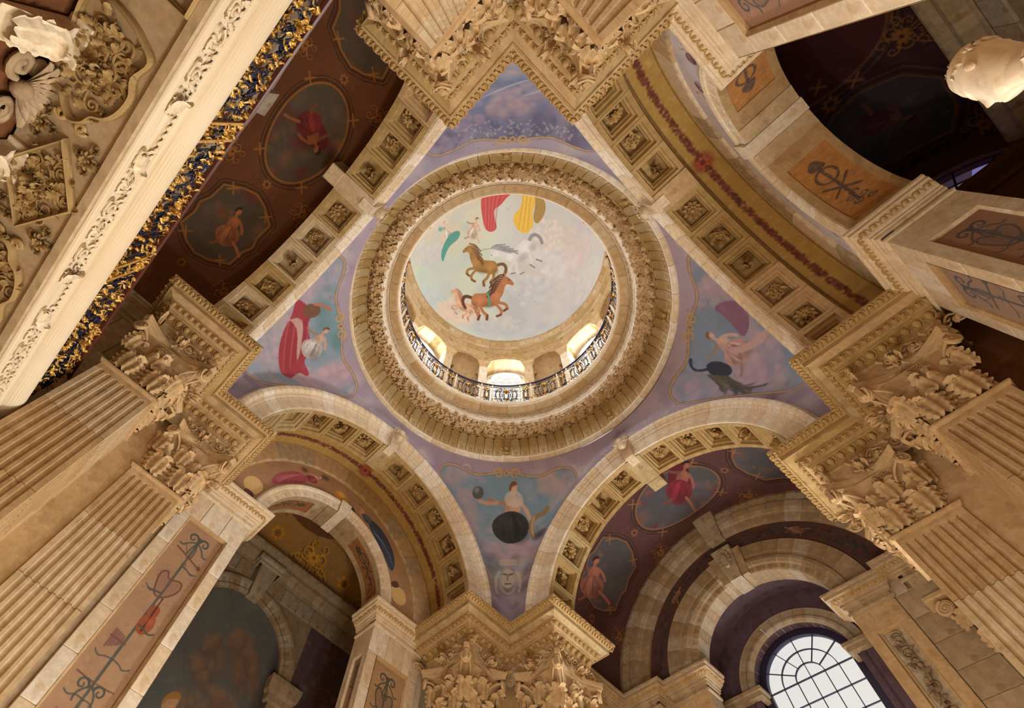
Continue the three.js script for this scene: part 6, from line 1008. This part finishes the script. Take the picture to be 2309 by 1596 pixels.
  // consoles and the shell boss on the wall below
  for (const [i, x] of [[0, 0.30], [1, -0.02], [2, -0.34]]) {
    const c = thing('console_bracket', 'pale leafy scroll console under the gallery, ' + ['nearest the maroon vault', 'middle of the three', 'nearest the staircase'][i], 'console', { turn });
    part('body', tri(sweep([[0, 1.245], [-0.03, 1.245], [-0.034, 1.235], [-0.036, 1.22], [-0.05, 1.19], [-0.04, 1.15], [-0.018, 1.11], [-0.01, 1.07], [-0.024, 1.04], [-0.012, 1.02], [0, 1.02]], (z, h, t) => P3(x + lerp(-0.035, 0.035, t), h, zS1 + z), 1, { cap: true })), M.cream, c);
    part('cap', tri(box((x - 0.05) * S, (x + 0.05) * S, Y(1.244), Y(1.258), (zS1 - 0.055) * S, zS1 * S, 0.01)), M.cream, c);
    part('acanthus_leaf', basis(acanthus(0.30, 0.55, 1.9, 4, 0.1, 10, 16), P3(x, 1.08, zS1 - 0.03), [-1, 0, 0], [0, 1, 0], [0, 0, -1]), M.cream, c);
  }
  const sh = thing('shell_boss', 'dark carved shell ornament on the wall under the gallery', 'carving', { turn });
  part('shell', basis(join([...Array.from({ length: 9 }, (_, i) => moved(petal(0.34, 0.14, 0.5, 0.5), 0, 0, 0.04, 0, 0, -1.4 + i * 0.35)), ...[-1, 1].flatMap((s) => [tube(spiral(s * 0.22, -0.08, 0.13, 0.03, 0, s * 1.5, 20, 0.05), 0.035, 6), ball(s * 0.2, 0.1, 0.05, 0.09, 0.09, 0.06)]), ball(0, 0, 0.08, 0.09)]), P3(0.165, 1.19, zS1), [-1, 0, 0], [0, 1, 0], [0, 0, -1]), M.grey3, sh);
}
// ---------- floor, marble head, added fill lamps ----------
struct('floor', tri(box(-3 * S, 3 * S, -0.12, 0, -3 * S, 3 * S)), M.floor, 'pale stone floor');
{ // unseen cover over the arms, added to block daylight except through the windows
  const addedRoof = sweep([[1.09, 3.53], [1.3, 3.9], [2.9, 3.9]], (r, h, t) => D(t * 2 * PI, r, h), 64);
  struct('ceiling', addedRoof, M.grey3, '');
}
areaLight('window_daylight', 2.2, 4.4, LIGHT.lower, new THREE.Color(1, 0.98, 0.94), [0, 3.9, 2.55 * S], [0, 6.5, 0]);
{ // white marble head on a tall pedestal in the opening of the maroon-vault arch
  const b = thing('marble_bust', 'white marble bust on a tall pedestal before the dark maroon vault', 'bust', { at: [-4.94, 0, -1.98], turn: 0.77 });
  const P = [[3.95, 0.16, 0.13, 0], [4.05, 0.25, 0.16, 0], [4.2, 0.29, 0.17, -0.01], [4.34, 0.27, 0.15, -0.02], [4.44, 0.17, 0.12, -0.02], [4.5, 0.085, 0.09, -0.01], [4.6, 0.07, 0.078, 0.01], [4.67, 0.072, 0.09, 0.03], [4.71, 0.082, 0.115, 0.04], [4.78, 0.094, 0.122, 0.03], [4.87, 0.104, 0.128, 0.015], [4.94, 0.106, 0.13, 0.005], [5.0, 0.092, 0.115, 0], [5.045, 0.055, 0.07, 0], [5.06, 0.005, 0.005, 0]];
  part('head_and_shoulders', grid((u, v) => {
    const q = v * (P.length - 1), k = min(P.length - 2, q | 0), f = sstep(0, 1, q - k) * 0.5 + (q - k) * 0.5, [y, rx, rz, dz] = [0, 1, 2, 3].map((j) => lerp(P[k][j], P[k + 1][j], f)), a = u * 2 * PI, x = sin(a) * rx; let z = dz + cos(a) * rz;
    if (cos(a) > 0) { const g = (cx, cy, sx, sy) => Math.exp(-(((x - cx) / sx) ** 2) - ((y - cy) / sy) ** 2); z += 0.034 * g(0, 4.80, 0.014, 0.026) + 0.016 * g(0, 4.84, 0.012, 0.03) - 0.016 * (g(0.04, 4.865, 0.02, 0.012) + g(-0.04, 4.865, 0.02, 0.012)) + 0.008 * g(0, 4.885, 0.06, 0.012) + 0.010 * (g(0, 4.757, 0.026, 0.007) + g(0, 4.738, 0.02, 0.007)) - 0.008 * g(0, 4.748, 0.03, 0.004) + 0.014 * g(0, 4.70, 0.026, 0.018); }
    return [x, y, z];
  }, 72, 140), M.marble, b);
  for (const s of [-1, 1]) part('ear', ball(s * 0.106, 4.84, 0.0, 0.014, 0.036, 0.022), M.marble, b);
  const l = [], r = rng(5); for (let i = 0; i < 150; i++) { const a = 6.28 * r(), h = 4.9 + 0.15 * r(), k = sqrt(clamp((5.08 - h) / 0.2)); if (cos(a) > 0.45 && h < 4.97) continue; l.push(tube(spiral(sin(a) * 0.106 * k, h, 0.022, 0.006, 6 * r(), 1.2, 8, cos(a) * 0.128 * k), 0.009, 4)); }
  part('hair', l, M.marble, b, true);
  const dr = []; for (let i = 0; i < 9; i++) dr.push(tube(bez([-0.27, 4.36 - i * 0.035, 0.02], [-0.1, 4.30 - i * 0.05, 0.21], [0.1, 4.22 - i * 0.03, 0.21], [0.28, 4.30 - i * 0.03, 0.0], 14), 0.022, 6)); part('drapery', dr, M.marble, b);
  part('socle', new THREE.LatheGeometry([[0, 3.7], [0.17, 3.7], [0.17, 3.74], [0.11, 3.79], [0.09, 3.85], [0.14, 3.94], [0.16, 3.98], [0, 3.98]].map((q) => new THREE.Vector2(...q)), 32), M.marble, b);
  part('pedestal', tri(join([box(-0.22, 0.22, 0.3, 3.5, -0.22, 0.22, 0.02), box(-0.3, 0.3, 0, 0.3, -0.3, 0.3, 0.03), box(-0.28, 0.28, 3.5, 3.7, -0.28, 0.28, 0.03)])), M.grey2, b);
}
for (const [x, z, where] of [[1.2, 0.6, 'nearer the window arm'], [-1.0, -0.6, 'nearer the maroon vault']]) {  // added fill lamps below the view, brightening the hall from underneath
  const lamp = thing('added_fill_lamp', 'added standing fill lamp with a round glowing globe, ' + where, 'lamp', { at: [x, 0, z] });
  part('base', new THREE.CylinderGeometry(0.18, 0.22, 0.06, 24).translate(0, 0.03, 0), M.bronze, lamp); part('pole', new THREE.CylinderGeometry(0.02, 0.025, 1.8, 12).translate(0, 0.93, 0), M.bronze, lamp);
  part('globe', new THREE.SphereGeometry(0.2, 24, 16).translate(0, 2.0, 0), M.globe, lamp);
  const l = new THREE.PointLight(new THREE.Color(1, 0.93, 0.82), LIGHT.lamp); l.name = 'added_fill_light'; l.position.set(x, 2.0, z); l.shadow.radius = 8; l.castShadow = true; scene.add(l);
}
renderer.render(scene, camera);
